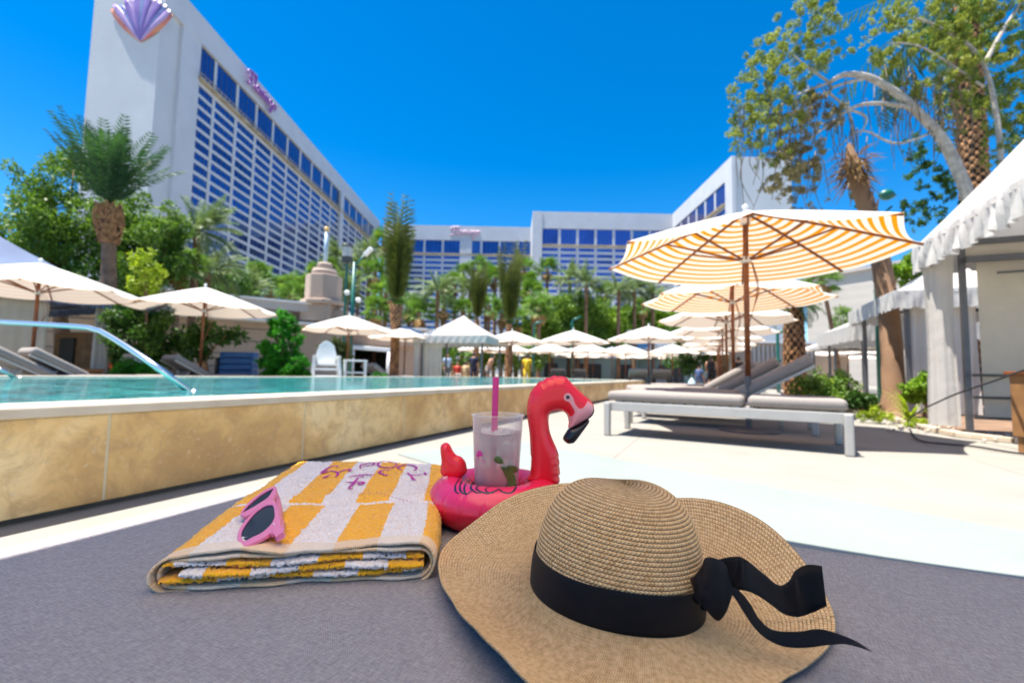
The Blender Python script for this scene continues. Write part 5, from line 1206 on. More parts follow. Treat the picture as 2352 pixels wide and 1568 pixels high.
sag = .012 * np.sin(np.pi * np.clip(sB, 0, 1))[None] * (1 + .5 * np.sin(2 * th + .5))[:, None]
zB_ = np.maximum(zB_ - sag, ZB + .0035)
zB_ = zB_ + .0011 * (scal(sB * bl / PITCH) - .5)[None]
Pb = np.concatenate([pxy, zB_[..., None]], -1).reshape(-1, 3) - np.array([0, 0, ZB])
UVb = np.stack([np.repeat(th[:, None] / (2 * np.pi) * 400, NB, 1), np.repeat((sB * bl / PITCH)[None], NS, 0)], -1).reshape(-1, 2)
ring_quads('brim', Pb, NS, NB, UVb, 400, straw, hat, solid=.0014)
# ribbon
rib_m = NT('black_grosgrain'); rib_m.set(Roughness=.5); rib_m.setc((.004, .004, .007)); rib_m.b.inputs['Specular IOR Level'].default_value = .22
_uv = rib_m.n('ShaderNodeUVMap'); _w = rib_m.n('ShaderNodeTexWave'); _w.inputs['Scale'].default_value = 60; rib_m.l(_uv.outputs[0], _w.inputs['Vector']); rib_m.bump(_w.outputs['Fac'], .0004, .6); rib_m = rib_m.m
nb = 10; hb = np.linspace(.001, .0365, nb); rb = np.interp(hb, phh, pr) + .0022 + .0006 * np.sin(np.linspace(0, np.pi, nb))
Xb = rb[None] * np.cos(th)[:, None] * 1.02; Yb = rb[None] * np.sin(th)[:, None]; Zb = np.repeat(hb[None], NS, 0) + .001 * np.sin(3 * th)[:, None]
Pq = np.stack([Xb, Yb, Zb], -1).reshape(-1, 3) @ TM.T + np.array([0, 0, HC.z - ZB])
uvq = np.stack([np.repeat(th[:, None] * 3, nb, 1), np.repeat(np.linspace(0, .3, nb)[None], NS, 0)], -1).reshape(-1, 2)
ring_quads('hat_band', Pq, NS, nb, uvq, 6 * np.pi, rib_m, hat, solid=.0008)
def strip(name, e1, e2, mat, parent, th_=.0006, n=6, cross=5, bulge=.0):
    a = smooth_path([dep(*p) - parent.location for p in e1], n); b = smooth_path([dep(*p) - parent.location for p in e2], n); vs = []; fs = []; fu = []
    N = len(a)
    for i in range(N):
        for j in range(cross + 1): vs.append(a[i].lerp(b[i], j / cross) + Vector((0, -bulge * math.sin(math.pi * j / cross), 0)))
    for i in range(N - 1):
        for j in range(cross):
            fs.append((i * (cross + 1) + j, (i + 1) * (cross + 1) + j, (i + 1) * (cross + 1) + j + 1, i * (cross + 1) + j + 1)); fu += [(i * .1, j * .06), (i * .1 + .1, j * .06), (i * .1 + .1, j * .06 + .06), (i * .1, j * .06 + .06)]
    o = MB().add(vs, fs, 0, fu).build(name, mat, parent, smooth=True); s = o.modifiers.new('t', 'SOLIDIFY'); s.thickness = th_; return o
strip('bow_tail', [(1600, 1345, .450), (1618, 1300, .448), (1650, 1284, .452), (1690, 1277, .448), (1712, 1284, .442), (1747, 1312, .447), (1787, 1343, .462), (1812, 1333, .470), (1828, 1309, .470), (1856, 1296, .462), (1888, 1299, .452)],
      [(1610, 1400, .440), (1635, 1402, .440), (1660, 1385, .445), (1690, 1358, .440), (1712, 1356, .432), (1742, 1368, .436), (1776, 1392, .444), (1800, 1409, .452), (1832, 1416, .455), (1867, 1406, .450), (1899, 1391, .442)], rib_m, hat)
strip('bow_tail', [(1610, 1365, .436), (1640, 1352, .432), (1680, 1348, .430), (1700, 1358, .430), (1722, 1385, .432), (1743, 1420, .436), (1775, 1446, .438), (1830, 1450, .437), (1880, 1444, .435), (1925, 1455, .430), (1965, 1472, .424), (1998, 1493, .416)],
      [(1612, 1372, .434), (1642, 1361, .430), (1675, 1362, .428), (1690, 1376, .428), (1708, 1405, .428), (1732, 1440, .430), (1760, 1466, .431), (1800, 1484, .430), (1850, 1487, .427), (1900, 1481, .424), (1945, 1479, .421), (2002, 1495, .414)], rib_m, hat)
strip('bow_loop', [(1590, 1330, .445), (1612, 1302, .440), (1622, 1280, .438), (1650, 1284, .436), (1668, 1300, .438), (1672, 1330, .440)], [(1592, 1350, .440), (1604, 1372, .428), (1622, 1400, .424), (1648, 1424, .424), (1668, 1402, .426), (1680, 1362, .432)], rib_m, hat, bulge=.006)
strip('bow_knot', [(1586, 1330, .444), (1600, 1324, .436), (1616, 1326, .434), (1628, 1334, .436)], [(1590, 1372, .438), (1602, 1385, .430), (1618, 1382, .428), (1630, 1368, .430)], rib_m, hat, bulge=.008)

# ------------------------------------------------------------------ towel
tw = thing('towel', (-.31, .85, ZB), 'folded yellow and white striped terry towel with purple lettering under the pink sunglasses', 'towel')
FL, FR, BR, BL_ = [np.array(v) for v in ((-.426, .560), (-.098, .614), (-.165, 1.165), (-.540, 1.172))]
twm = NT('yellow_white_terry'); twm.set(Roughness=.95, Sheen_Weight=.3, Specular_IOR_Level=.1)
uvn = twm.n('ShaderNodeUVMap'); sx = twm.n('ShaderNodeSeparateXYZ'); twm.l(uvn.outputs[0], sx.inputs[0])
nz = twm.math('MULTIPLY', twm.math('SUBTRACT', twm.noise(160, 2), .5), .018); bg_ = twm.math('MULTIPLY', twm.math('SUBTRACT', twm.noise(9, 2), .5), .02)
back_ = twm.math('GREATER_THAN', sx.outputs[1], .35)
u_ = twm.math('ADD', twm.math('ADD', sx.outputs[0], twm.math('ADD', nz, bg_)), twm.math('MULTIPLY', back_, .03))
Wt, Yl = (.86, .82, .80), (1.0, .50, .02)
c_ = twm.ramp(u_, [(0, Yl), (.115, Wt), (.295, Yl), (.455, Wt), (.62, Yl), (.785, Wt), (.945, Yl)], 'CONSTANT')
bandm = twm.math('LESS_THAN', twm.math('ABSOLUTE', twm.math('SUBTRACT', twm.math('ADD', sx.outputs[1], twm.math('MULTIPLY', nz, .4)), .352)), .013); c_ = twm.mix(bandm, c_, Wt)
sh_ = twm.noise(330, 3); c_ = twm.mix(twm.ramp(sh_, [(.35, (.35, .35, .35)), (.6, (0, 0, 0))]), c_, (.80, .33, .02), 'MULTIPLY')
hem = twm.math('LESS_THAN', sx.outputs[1], .045); hw = twm.math('SINE', twm.math('MULTIPLY', sx.outputs[0], 900))
hc = twm.mix(twm.math('GREATER_THAN', hw, -.2), twm.ramp(u_, [(0, (.84, .50, .22)), (.115, (.80, .72, .62)), (.295, (.84, .50, .22)), (.455, (.80, .72, .62)), (.62, (.84, .50, .22)), (.785, (.80, .72, .62)), (.945, (.84, .50, .22))], 'CONSTANT'), (.86, .64, .42))
c_ = twm.mix(hem, c_, hc); twm.setc(c_)
nb1 = twm.noise(420, 3); nb2 = twm.noise(140, 3); twm.bump(twm.math('ADD', nb1, nb2), .0045, .6)
twm = twm.m
def tmap(u, v): return ((1 - u)[..., None] * (1 - v)[..., None] * FL + u[..., None] * (1 - v)[..., None] * FR + u[..., None] * v[..., None] * BR + (1 - u)[..., None] * v[..., None] * BL_)
rgn = np.random.default_rng(5)
def vnoise(x, y, s):
    return np.sin(x * s + 1.3 * np.sin(y * s * .7)) * np.cos(y * s * 1.1 + 1.7 * np.sin(x * s * .6))
def loop_sheet(name, inset, v0, v1, nv, wav, TH=.044, seedp=0., terry=.0011, back=True):
    """a towel layer folded round: closed cross-section, open at the front"""
    na = 300; A_ = np.arange(na) / na; Wd = .34; Hs = (TH - 2 * inset); r_ = Hs / 2; Lf = Wd - 2 * inset - Hs
    Lt = 2 * Lf + 2 * np.pi * r_; s = A_ * Lt
    u = np.zeros(na); h = np.zeros(na); nxn = np.zeros(na); nzn = np.zeros(na)
    for i, t in enumerate(s):
        if t < Lf: u[i], h[i], nxn[i], nzn[i] = inset + r_ + t, inset, 0, -1
        elif t < Lf + math.pi * r_:
            a = (t - Lf) / r_ - math.pi / 2; u[i], h[i], nxn[i], nzn[i] = inset + r_ + Lf + r_ * math.cos(a), inset + r_ + r_ * math.sin(a), math.cos(a), math.sin(a)
        elif t < 2 * Lf + math.pi * r_: u[i], h[i], nxn[i], nzn[i] = inset + r_ + Lf - (t - Lf - math.pi * r_), inset + Hs, 0, 1
        else:
            a = (t - 2 * Lf - math.pi * r_) / r_ + math.pi / 2; u[i], h[i], nxn[i], nzn[i] = inset + r_ + r_ * math.cos(a), inset + r_ + r_ * math.sin(a), math.cos(a), math.sin(a)
    vv = np.linspace(v0, v1, nv); Ug, Vg = np.meshgrid(u / Wd, vv, indexing='ij'); Hg = np.repeat(h[:, None], nv, 1)
    top = (Hg / TH)
    Hg = Hg + top * (wav * np.sin(Ug * 9 + seedp) * np.exp(-Vg * 5) + .0016 * np.sin(Ug * 7 + Vg * 5) + .0012 * vnoise(Ug, Vg, 23))
    Hg = Hg - top * .009 * np.exp(-((Ug - .02) / .16) ** 2) * np.exp(-Vg * 3) - top * .005 * (Vg > 0) * np.clip(Vg, 0, 1)
    Hg += (.0025 * np.exp(-((Vg - .41) / .03) ** 2) - .003 * np.exp(-((Vg - .352) / .015) ** 2)) * top * (inset < .002)
    if back: sc = np.sqrt(np.clip((1 - Vg) / .03, 0, 1)); sc = .12 + .88 * sc; Hg = TH / 2 * .8 + (Hg - TH / 2 * .8) * sc
    Vj = Vg + (.006 * np.sin(Ug * 11 + seedp) + .004 * np.sin(Ug * 27)) * np.exp(-Vg * 12)
    Ug2 = Ug + .012 * np.sin(np.pi * np.clip(Vg, 0, 1)) * (Ug > .9) + .006 * np.sin(Vg * 14 + seedp) * ((Ug < .06) | (Ug > .94))
    XY = tmap(Ug2, Vj); dis = terry * rgn.normal(size=Ug.shape); dis[:, vv < .05] *= .15
    XY[..., 0] += dis * nxn[:, None]; Hg = np.maximum(Hg + dis * np.abs(nzn)[:, None] * np.sign(nzn)[:, None], .0006)
    P = np.concatenate([XY, Hg[..., None]], -1); P[..., 0] -= tw.location.x; P[..., 1] -= tw.location.y
    uvv = np.stack([Ug, np.clip(Vg, 0, 1)], -1)
    o = quads(name, P.reshape(-1, 3), grid_faces(na, nv, True), twm, tw, smooth=True, uv=uvv.reshape(-1, 2))
    if inset > 0.0001 or True: sm = o.modifiers.new('t', 'SOLIDIFY'); sm.thickness = .0032; sm.offset = -1
    return o
top_o = loop_sheet('outer_layer', 0, 0, 1, 260, .0022)
loop_sheet('second_layer', .0058, .004, .95, 90, .0018, seedp=1.5, back=False)
tw2 = twm.copy(); tw2.name = 'yellow_white_terry_fold'
for n in tw2.node_tree.nodes:
    if n.type == 'MATH' and n.operation == 'GREATER_THAN' and abs(n.inputs[1].default_value - .35) < 1e-3: n.inputs[1].default_value = 9
    if n.type == 'MATH' and n.operation == 'LESS_THAN' and (abs(n.inputs[1].default_value - .045) < 1e-3 or abs(n.inputs[1].default_value - .013) < 1e-4): n.inputs[1].default_value = -9
def slab(name, u0, u1, h0, h1, v0, ush, wav, sp):
    na, nv = 160, 60; r_ = (h1 - h0) / 2; ys = []
    A_ = np.linspace(0, 1, na); U_ = u0 + (u1 - u0) * A_; V_ = np.linspace(v0, .93, nv); pts = []
    K = 10
    prof = [(-.0 + r_ * (1 - math.cos(a)), r_ * math.sin(a)) for a in np.linspace(-math.pi / 2, math.pi / 2, K)]   # front rounding
    cols = []
    seqv = [(v0 + (V_[-1] - v0) * t, -r_) for t in np.linspace(1, 0, 30)] + [(v0 - .022 * math.cos(a), r_ * math.sin(a)) for a in np.linspace(-math.pi / 2, math.pi / 2, K)[1:-1]] + [(v0 + (V_[-1] - v0) * t, r_) for t in np.linspace(0, 1, 30)]
    Vs = np.array([q[0] for q in seqv]); Hs = np.array([q[1] for q in seqv]); Ug, Vg = np.meshgrid(U_, Vs, indexing='ij'); Hg = (h0 + h1) / 2 + np.repeat(Hs[None], na, 0) * (np.clip(np.minimum(A_, 1 - A_) / .03, .25, 1) ** .5)[:, None]
    Hg = Hg + wav * np.sin(Ug * 11 + sp); XY = tmap(Ug, Vg + .006 * np.sin(Ug * 9 + sp * 2)); d_ = .0009 * rgn.normal(size=Ug.shape); Hg += d_; XY[..., 1] += d_ * .8
    P = np.concatenate([XY, Hg[..., None]], -1); P[..., 0] -= tw.location.x; P[..., 1] -= tw.location.y
    return quads(name, P.reshape(-1, 3), grid_faces(na, len(Vs)), tw2, tw, smooth=True, uv=np.stack([Ug + ush, 0 * Vg + .2], -1).reshape(-1, 2))
slab('inner_fold', .035, .965, .0262, .0345, .022, .05, .0010, .4)
slab('inner_fold', .10, .965, .0168, .0262, .014, .115, .0010, 1.2)
slab('inner_fold', .03, .96, .0088, .0168, .024, -.1, .0008, 2.6)
# lettering
bpy.context.view_layer.update(); DG = bpy.context.evaluated_depsgraph_get()
def bvh_of(o):
    e = o.evaluated_get(DG); me = e.to_mesh(); Mx = o.matrix_world; b = BVHTree.FromPolygons([Mx @ v.co for v in me.vertices], [tuple(p.vertices) for p in me.polygons]); e.to_mesh_clear(); return b
def paint(strokes, bvh, w, mat, parent, name, lift=.0006, conv=None, taper=True, n=6, flat=False):
    """a flat ribbon of colour laid on the surface along strokes given as picture points"""
    g = MB(); base = parent.matrix_world.inverted()
    for st in strokes:
        st = [conv(*p) if conv else p for p in st]; pts = smooth_path([Vector((x, y, 0)) for x, y in st], n); q = []
        for p in pts:
            h, nn, _, _ = bvh.ray_cast(CO, ray(p.x, p.y))
            if h is not None: q.append((h, nn if nn.dot(CO - h) > 0 else -nn))
        if len(q) < 2: continue
        if flat: q = [(sum((q[k][0] for k in range(max(0, i - 2), min(len(q), i + 3))), Vector()) / (min(len(q), i + 3) - max(0, i - 2)), Vector((0, 0, 1))) for i in range(len(q))]
        vs = []; fs = []
        for i, (h, nn) in enumerate(q):
            d = (q[min(i + 1, len(q) - 1)][0] - q[max(i - 1, 0)][0]); sd = d.cross(nn)
            if sd.length < 1e-9: sd = Vector((1, 0, 0))
            sd.normalize(); ww = w * (.55 + .6 * math.sin(math.pi * i / (len(q) - 1)) if taper else 1); h = h + nn * lift
            vs += [base @ (h - sd * ww), base @ (h + nn * w * .35), base @ (h + sd * ww)]
        for i in range(len(q) - 1): b = 3 * i; fs += [(b, b + 3, b + 4, b + 1), (b + 1, b + 4, b + 5, b + 2)]
        g.add(vs, fs)
    return g.build(name, mat, parent, smooth=True)
bt_ = bvh_of(top_o)
z8 = lambda x, y: ((x / 5.88 + 860) * .81667, (y / 5.88 + 1260) * .81667)
thread = M('magenta_thread', (.48, .015, .28), .6)
ell = [(1345 + 158 * math.cos(a), 275 + 56 * math.sin(a)) for a in np.linspace(0, 2 * math.pi, 17)]
paint([[(545, 325), (500, 300), (380, 330), (240, 430), (400, 385), (500, 400), (530, 430), (510, 470), (470, 480)], [(410, 455), (330, 480), (270, 510)], [(520, 420), (650, 365), (720, 360), (740, 380), (700, 400)],
       [(915, 350), (900, 290), (1060, 250), (1130, 255), (1120, 280), (1020, 300), (930, 310)], ell, [(1610, 375), (1510, 330), (1600, 290), (1740, 285), (1820, 320), (1830, 350), (1770, 385)],
       [(1680, 410), (1740, 460), (1960, 445)], [(1740, 460), (1770, 520), (1830, 545)], [(1950, 405), (2000, 460)], [(1430, 370), (1270, 375), (1210, 410), (1320, 455), (1370, 455)],
       [(680, 495), (850, 460), (1000, 445), (1160, 460)], [(850, 470), (990, 480)], [(870, 490), (800, 580), (690, 690)], [(640, 575), (780, 575), (950, 570), (940, 600), (880, 610), (860, 590)], [(690, 690), (800, 680)]], bt_, .0026, thread, tw, 'lettering', conv=z8, lift=.0020, flat=True)
paint([[(730 + 40 * k, 750 + (k % 2) * 6), (750 + 40 * k, 748)] for k in range(7)] + [[(1160 + 62 * k, 740 + 17 * k), (1200 + 62 * k, 755 + 17 * k)] for k in range(10)], bt_, .0008, thread, tw, 'small_lettering', conv=z8, lift=.0018, flat=True)

# ------------------------------------------------------------------ sunglasses
pinkp = NT('pink_plastic'); pinkp.set(Roughness=.32, Coat_Weight=.2, Subsurface_Weight=.0); pinkp.setc((.78, .20, .36)); pinkp = pinkp.m
lens_m = NT('dark_blue_lens'); lens_m.set(Roughness=.05); lens_m.b.inputs['Specular IOR Level'].default_value = .15; lens_m.setc((.004, .012, .035)); lens_m = lens_m.m
z7 = lambda x, y: ((x / 7.128 + 650) * .81667, (y / 7.128 + 1340) * .81667)
def z7d(x, y, D): a, b = z7(x, y); return dep(a, b, D)
GA = z7d(990, 1060, .612); GB = z7d(888, 235, .752); GL = z7d(215, 1370, .592)
gl = thing('sunglasses', (GA.x, GA.y, ZB + .044), 'folded pink plastic sunglasses with dark lenses resting on the striped towel', 'sunglasses')
e1 = (GB - GA).normalized(); nrm = e1.cross(GL - GA).normalized(); nrm = nrm if nrm.dot(CO - GA) > 0 else -nrm; e2 = nrm.cross(e1)
def on_plane(x, y):
    r = ray(*z7(x, y)); t = (GA - CO).dot(nrm) / r.dot(nrm); p = CO + r * t - GA; return (p.dot(e1), p.dot(e2))
FM = Matrix.Translation(GA - gl.location) @ Matrix((e1, e2, nrm)).transposed().to_4x4()
def plate(name, rings, ext, bev, mat):
    cu = bpy.data.curves.new(name, 'CURVE'); cu.dimensions = '2D'; cu.fill_mode = 'BOTH'; cu.extrude = ext; cu.bevel_depth = bev; cu.bevel_resolution = 2
    for r_ in rings:
        pts = [Vector((*on_plane(*p), 0)) for p in r_]; n = len(pts); q = []
        for i in range(n):
            a, b, c, d = pts[i - 1], pts[i], pts[(i + 1) % n], pts[(i + 2) % n]
            for k in range(5):
                t = k / 5; q.append(.5 * ((2 * b) + (c - a) * t + (2 * a - 5 * b + 4 * c - d) * t * t + (3 * b - a - 3 * c + d) * t ** 3))
        s = cu.splines.new('POLY'); s.points.add(len(q) - 1); s.use_cyclic_u = True
        for i, p in enumerate(q): s.points[i].co = (p.x, p.y, 0, 1)
    t = bpy.data.objects.new(name, cu); COL.objects.link(t); bpy.context.view_layer.update()
    me = bpy.data.meshes.new_from_object(t.evaluated_get(bpy.context.evaluated_depsgraph_get())); bpy.data.objects.remove(t); me.transform(FM)
    me.materials.clear(); me.materials.append(mat); o = bpy.data.objects.new(name, me); return link(o, gl)
hole1 = [(860, 600), (885, 700), (888, 830), (830, 960), (720, 1080), (600, 1170), (450, 1240), (300, 1320), (230, 1310), (200, 1240), (210, 1130), (270, 1010), (360, 880), (480, 745), (600, 650), (700, 600), (800, 580)]
hole2 = [(860, 248), (830, 330), (770, 420), (690, 490), (600, 545), (450, 640), (300, 720), (238, 752), (240, 722), (325, 615), (455, 495), (600, 380), (750, 290)]
outer = [(985, 1000), (1000, 1085), (900, 1140), (830, 1170), (790, 1150), (700, 1215), (560, 1290), (420, 1360), (300, 1412), (210, 1390), (160, 1320), (148, 1200), (185, 1080), (255, 960), (345, 855), (465, 735), (560, 655), (605, 618), (560, 640), (480, 695), (380, 775), (270, 815), (210, 790), (212, 745), (308, 600), (440, 473), (590, 358), (745, 262), (880, 222), (915, 285), (885, 380), (840, 480), (880, 535), (935, 640), (965, 780), (982, 900)]
plate('frame', [outer, hole1, hole2], .0018, .0008, pinkp)
plate('lens', [hole1], .0004, 0, lens_m); plate('lens', [hole2], .0004, 0, lens_m)
def gstrip(name, e1_, e2_, th_=.0022):
    return strip(name, [(*z7(x, y), D) for x, y, D in e1_], [(*z7(x, y), D) for x, y, D in e2_], pinkp, gl, th_=th_, n=5, cross=3)
gstrip('temple', [(900, 262, .760), (885, 420, .735), (930, 600, .705), (962, 780, .672), (985, 950, .640), (1000, 1085, .620)], [(925, 290, .765), (985, 450, .742), (1030, 660, .712), (1045, 830, .682), (1085, 990, .650), (1068, 1105, .628)])
gstrip('temple', [(1040, 840, .672), (1015, 930, .650), (1000, 1000, .632)], [(1085, 930, .668), (1080, 1010, .650), (1060, 1075, .632)])
MB().tube([p - gl.location for p in smooth_path([z7d(395, 1435, .598), z7d(430, 1400, .600), z7d(560, 1320, .607), z7d(700, 1235, .614), z7d(860, 1150, .62)], 4)], [.0035] * 4 + [.0032] * 13, 8).build('temple_tip', pinkp, gl, smooth=True)
hb_ = [(835, 1120), (990, 1040), (1065, 1095), (1060, 1150), (915, 1245), (880, 1190)]
hinge_pts = [Vector((*on_plane(*p), 0)) for p in hb_]
g = MB(); vs = [FM @ Vector((p.x, p.y, .0035)) for p in hinge_pts] + [FM @ Vector((p.x, p.y, -.004)) for p in hinge_pts]; g.add(vs, [tuple(range(6)), tuple(range(11, 5, -1))] + [(i, (i + 1) % 6, (i + 1) % 6 + 6, i + 6) for i in range(6)]); g.build('hinge', pinkp, gl, bevel=.0006)
px_, py_ = on_plane(868, 990); g = MB(); g.lathe([(0, .0016), (.0011, .0012), (.0017, 0)][::-1], FM @ Vector((px_, py_, .0024)), 12); g.build('rivet', chrome, gl, smooth=True)

# ------------------------------------------------------------------ inflatable flamingo drink holder
FC = Vector((-.024, .868, ZB)); Rj, Rn = .0835, .0405
fl = thing('inflatable_drink_holder', FC, 'inflatable pink bird drink ring on the daybed, curved red neck and black-tipped beak', 'pool float')
pv = NT('pink_vinyl'); pv.set(Roughness=.30, Coat_Weight=.25, Subsurface_Weight=.12, Coat_Roughness=.2); pv.b.inputs['Subsurface Radius'].default_value = (1, .15, .15); pv.b.inputs['Subsurface Scale'].default_value = .01
sx = pv.n('ShaderNodeSeparateXYZ'); pv.l(pv.co(), sx.inputs[0])
hz = pv.math('ADD', sx.outputs[2], pv.math('MULTIPLY', sx.outputs[0], -.25)); pv.setc(pv.ramp(pv.math('MULTIPLY', hz, 8), [(.28, (.82, .012, .03)), (.42, (.88, .018, .065)), (.72, (.84, .03, .15))]))
def vin(name, c, ss=True):
    m = NT(name); m.set(Roughness=.32, Coat_Weight=.2, Coat_Roughness=.2)
    if ss: m.set(Subsurface_Weight=.1); m.b.inputs['Subsurface Scale'].default_value = .01
    m.setc(c); return m.m
redv = vin('red_vinyl', (.88, .015, .03)); facev = vin('pale_pink_print', (.85, .36, .38)); blackv = vin('black_vinyl', (.010, .010, .012), False); ink = vin('black_print', (.015, .012, .03), False)
nu, nv = 240, 64; T1 = np.arange(nu) / nu * 2 * np.pi; T2 = np.arange(nv) / nv * 2 * np.pi; A_, B_ = np.meshgrid(T1, T2, indexing='ij')
pl = np.exp(-((np.abs(((A_ * 20 / (2 * np.pi)) % 1) - .5) / .07) ** 2)) * np.exp(-((B_ % (2 * np.pi) - 0) / .75) ** 2); pl += np.exp(-((np.abs(((A_ * 20 / (2 * np.pi)) % 1) - .5) / .07) ** 2)) * np.exp(-((B_ - 2 * np.pi) / .75) ** 2)
pin = np.exp(-((np.abs(((A_ * 26 / (2 * np.pi)) % 1) - .5) / .10) ** 2)) * np.exp(-((B_ - np.pi) / .7) ** 2)
rr = Rn * (1 - .055 * pl - .10 * pin + .006 * np.sin(A_ * 5)); seam = .0012 * (np.exp(-((B_) / .03) ** 2) + np.exp(-((B_ - 2 * np.pi) / .03) ** 2))
rr = rr + seam
X = (Rj + rr * np.cos(B_)) * np.cos(A_); Y = (Rj + rr * np.cos(B_)) * np.sin(A_); Zt = rr * np.sin(B_) * .95 + .0385
F_ = grid_faces(nu, nv, True); Vt = np.stack([X, Y, Zt], -1).reshape(-1, 3)
iu = np.arange(nu); Fx = np.stack([iu * nv + nv - 1, ((iu + 1) % nu) * nv + nv - 1, ((iu + 1) % nu) * nv, iu * nv], 1)
ring = quads('ring', Vt, np.concatenate([F_, Fx]), pv.m, fl, smooth=True)
def inflate(name, outline, D, half, edge, mats, parent, colorf=None, res=.0016, smooth_n=5, yoff=0, crinkle=0, yaw=None):
    """two welded sheets blown up: outline in picture points, thickness from the distance to the seam"""
    q = [dep(x, y, D) for x, y in outline]; pts = [Vector((p.x, p.z, 0)) for p in q]; n = len(pts); sm = []
    for i in range(n):
        a, b, c, d = pts[i - 1], pts[i], pts[(i + 1) % n], pts[(i + 2) % n]
        for k in range(smooth_n):
            t = k / smooth_n; s = .5 * ((2 * b) + (c - a) * t + (2 * a - 5 * b + 4 * c - d) * t * t + (3 * b - a - 3 * c + d) * t ** 3); sm.append((s.x, s.y))
    O = np.array(sm); E = np.roll(O, -1, 0)
    def inside(P):
        x, y = P[:, 0:1], P[:, 1:2]; c = ((O[:, 1] > y) != (E[:, 1] > y)) & (x < (E[:, 0] - O[:, 0]) * (y - O[:, 1]) / (E[:, 1] - O[:, 1] + 1e-12) + O[:, 0]); return c.sum(1) % 2 == 1
    def dist(P):
        d = E - O; w = P[:, None] - O[None]; t = np.clip((w * d).sum(-1) / ((d * d).sum(-1) + 1e-12), 0, 1); v = w - t[..., None] * d; return np.sqrt((v * v).sum(-1).min(1))
    lo, hi = O.min(0), O.max(0); gx_, gy_ = np.meshgrid(np.arange(lo[0], hi[0], res), np.arange(lo[1], hi[1], res)); P = np.stack([gx_.ravel(), gy_.ravel()], 1)
    P = P[inside(P)]; P = P[dist(P) > res * .55]
    V2 = [Vector(p) for p in O] + [Vector(p) for p in P]; m = len(O); r_ = delaunay_2d_cdt(V2, [(i, (i + 1) % m) for i in range(m)], [], 1, 1e-7)
    vo = np.array([tuple(v) for v in r_[0]]); dd = dist(vo); tt = np.clip(dd / edge, 0, 1); th_ = half * np.sqrt(1 - (1 - tt) ** 2)
    if crinkle: th_ *= 1 + crinkle * np.sin(vo[:, 0] * 420 + vo[:, 1] * 510) * np.exp(-(dd / .012) ** 2)
    k = np.array([[f[0], f[1], f[2]] for f in r_[2] if len(f) == 3]); N = len(vo); bd = dd < 1e-6
    Vf = np.stack([vo[:, 0], D + yoff - th_, vo[:, 1]], 1); Vb = np.stack([vo[:, 0], D + yoff + th_, vo[:, 1]], 1); V = np.concatenate([Vf, Vb]); F = np.concatenate([k, k[:, ::-1] + N])
    cen = vo[k].mean(1); mi = np.zeros(len(F), int)
    if colorf is not None: c = np.array(colorf(cen)); mi = np.r_[c, c]
    V -= np.array(parent.location)
    return quads(name, V, F, mats, parent, smooth=True, mi=mi)
neck = [(1210, 1100), (1217.6, 1085.6), (1220, 1045.6), (1217.6, 995.6), (1212.6, 958), (1212.6, 928), (1217.6, 908), (1219, 903), (1227.6, 890.5), (1241, 876), (1243, 878), (1257, 868), (1262, 869), (1272.6, 863), (1279, 865), (1295, 865.5), (1307.6, 875.5), (1330, 898), (1355, 920.5), (1362.6, 933), (1361, 948), (1350, 960), (1330, 972), (1307.6, 983), (1307.6, 968), (1302.6, 950.6), (1290, 941.8), (1275, 941.8), (1262.6, 948), (1258.8, 963), (1261, 988), (1267.6, 1008), (1277.6, 1030.6), (1282, 1045), (1281.5, 1050), (1284, 1062), (1283, 1068), (1285, 1083), (1284, 1090), (1285, 1107), (1265, 1115), (1235, 1112)]
ND = .872
def pip(poly):
    def f(P):
        O = np.array(poly); E = np.roll(O, -1, 0); x, y = P[:, 0:1], P[:, 1:2]; return (((O[:, 1] > y) != (E[:, 1] > y)) & (x < (E[:, 0] - O[:, 0]) * (y - O[:, 1]) / (E[:, 1] - O[:, 1] + 1e-12) + O[:, 0])).sum(1) % 2 == 1
    return f
zf = lambda x, y: ((x / 3.266 + 1200) * .81667, (y / 3.266 + 1020) * .81667)
def wp(pts): return [(dep(*zf(x, y), ND).x, dep(*zf(x, y), ND).z) for x, y in pts]
face = pip(wp([(1300, 282), (1322, 295), (1335, 325), (1350, 370), (1378, 408), (1400, 415), (1425, 405), (1450, 375), (1470, 345), (1535, 400), (1540, 470), (1480, 560), (1300, 640), (1290, 500), (1330, 480), (1350, 455), (1340, 420), (1300, 355), (1270, 345), (1258, 318), (1272, 292)]))
inflate('neck', neck, ND, .020, .021, [redv, facev], fl, colorf=lambda c: face(c).astype(int), res=.0011, crinkle=.0)
_q = [dep(x, y, ND) - fl.location for x, y in neck[2:-3]]; MB().tube(smooth_path(_q, 4), .0011, 6).build('weld_seam', redv, fl, smooth=True)
beak = [(1307, 983), (1325, 975), (1345, 962), (1359, 945), (1363, 934), (1365, 942), (1362.6, 951), (1357, 958), (1352, 962), (1354, 967), (1350, 975), (1335, 995.6), (1320, 1015), (1310, 1018.5), (1303, 1018), (1293.8, 1010), (1294, 1002), (1300, 992)]
inflate('beak', beak, ND, .0145, .013, [blackv], fl, res=.0012)
tail = [(1012, 1086), (1014, 1060), (1012, 1040), (1012, 1025), (1018, 1018), (1026, 1016), (1034, 1022), (1040, 1034), (1048, 1044), (1058, 1048), (1068, 1058), (1072, 1072), (1072, 1084), (1055, 1098), (1030, 1098)]
inflate('tail', tail, .875, .016, .017, [redv], fl, res=.0015, crinkle=.03)
bpy.context.view_layer.update(); DG = bpy.context.evaluated_depsgraph_get()
nk = [o for o in fl.children if o.name.startswith('neck')][0]; bn = bvh_of(nk); br_ = bvh_of(ring)
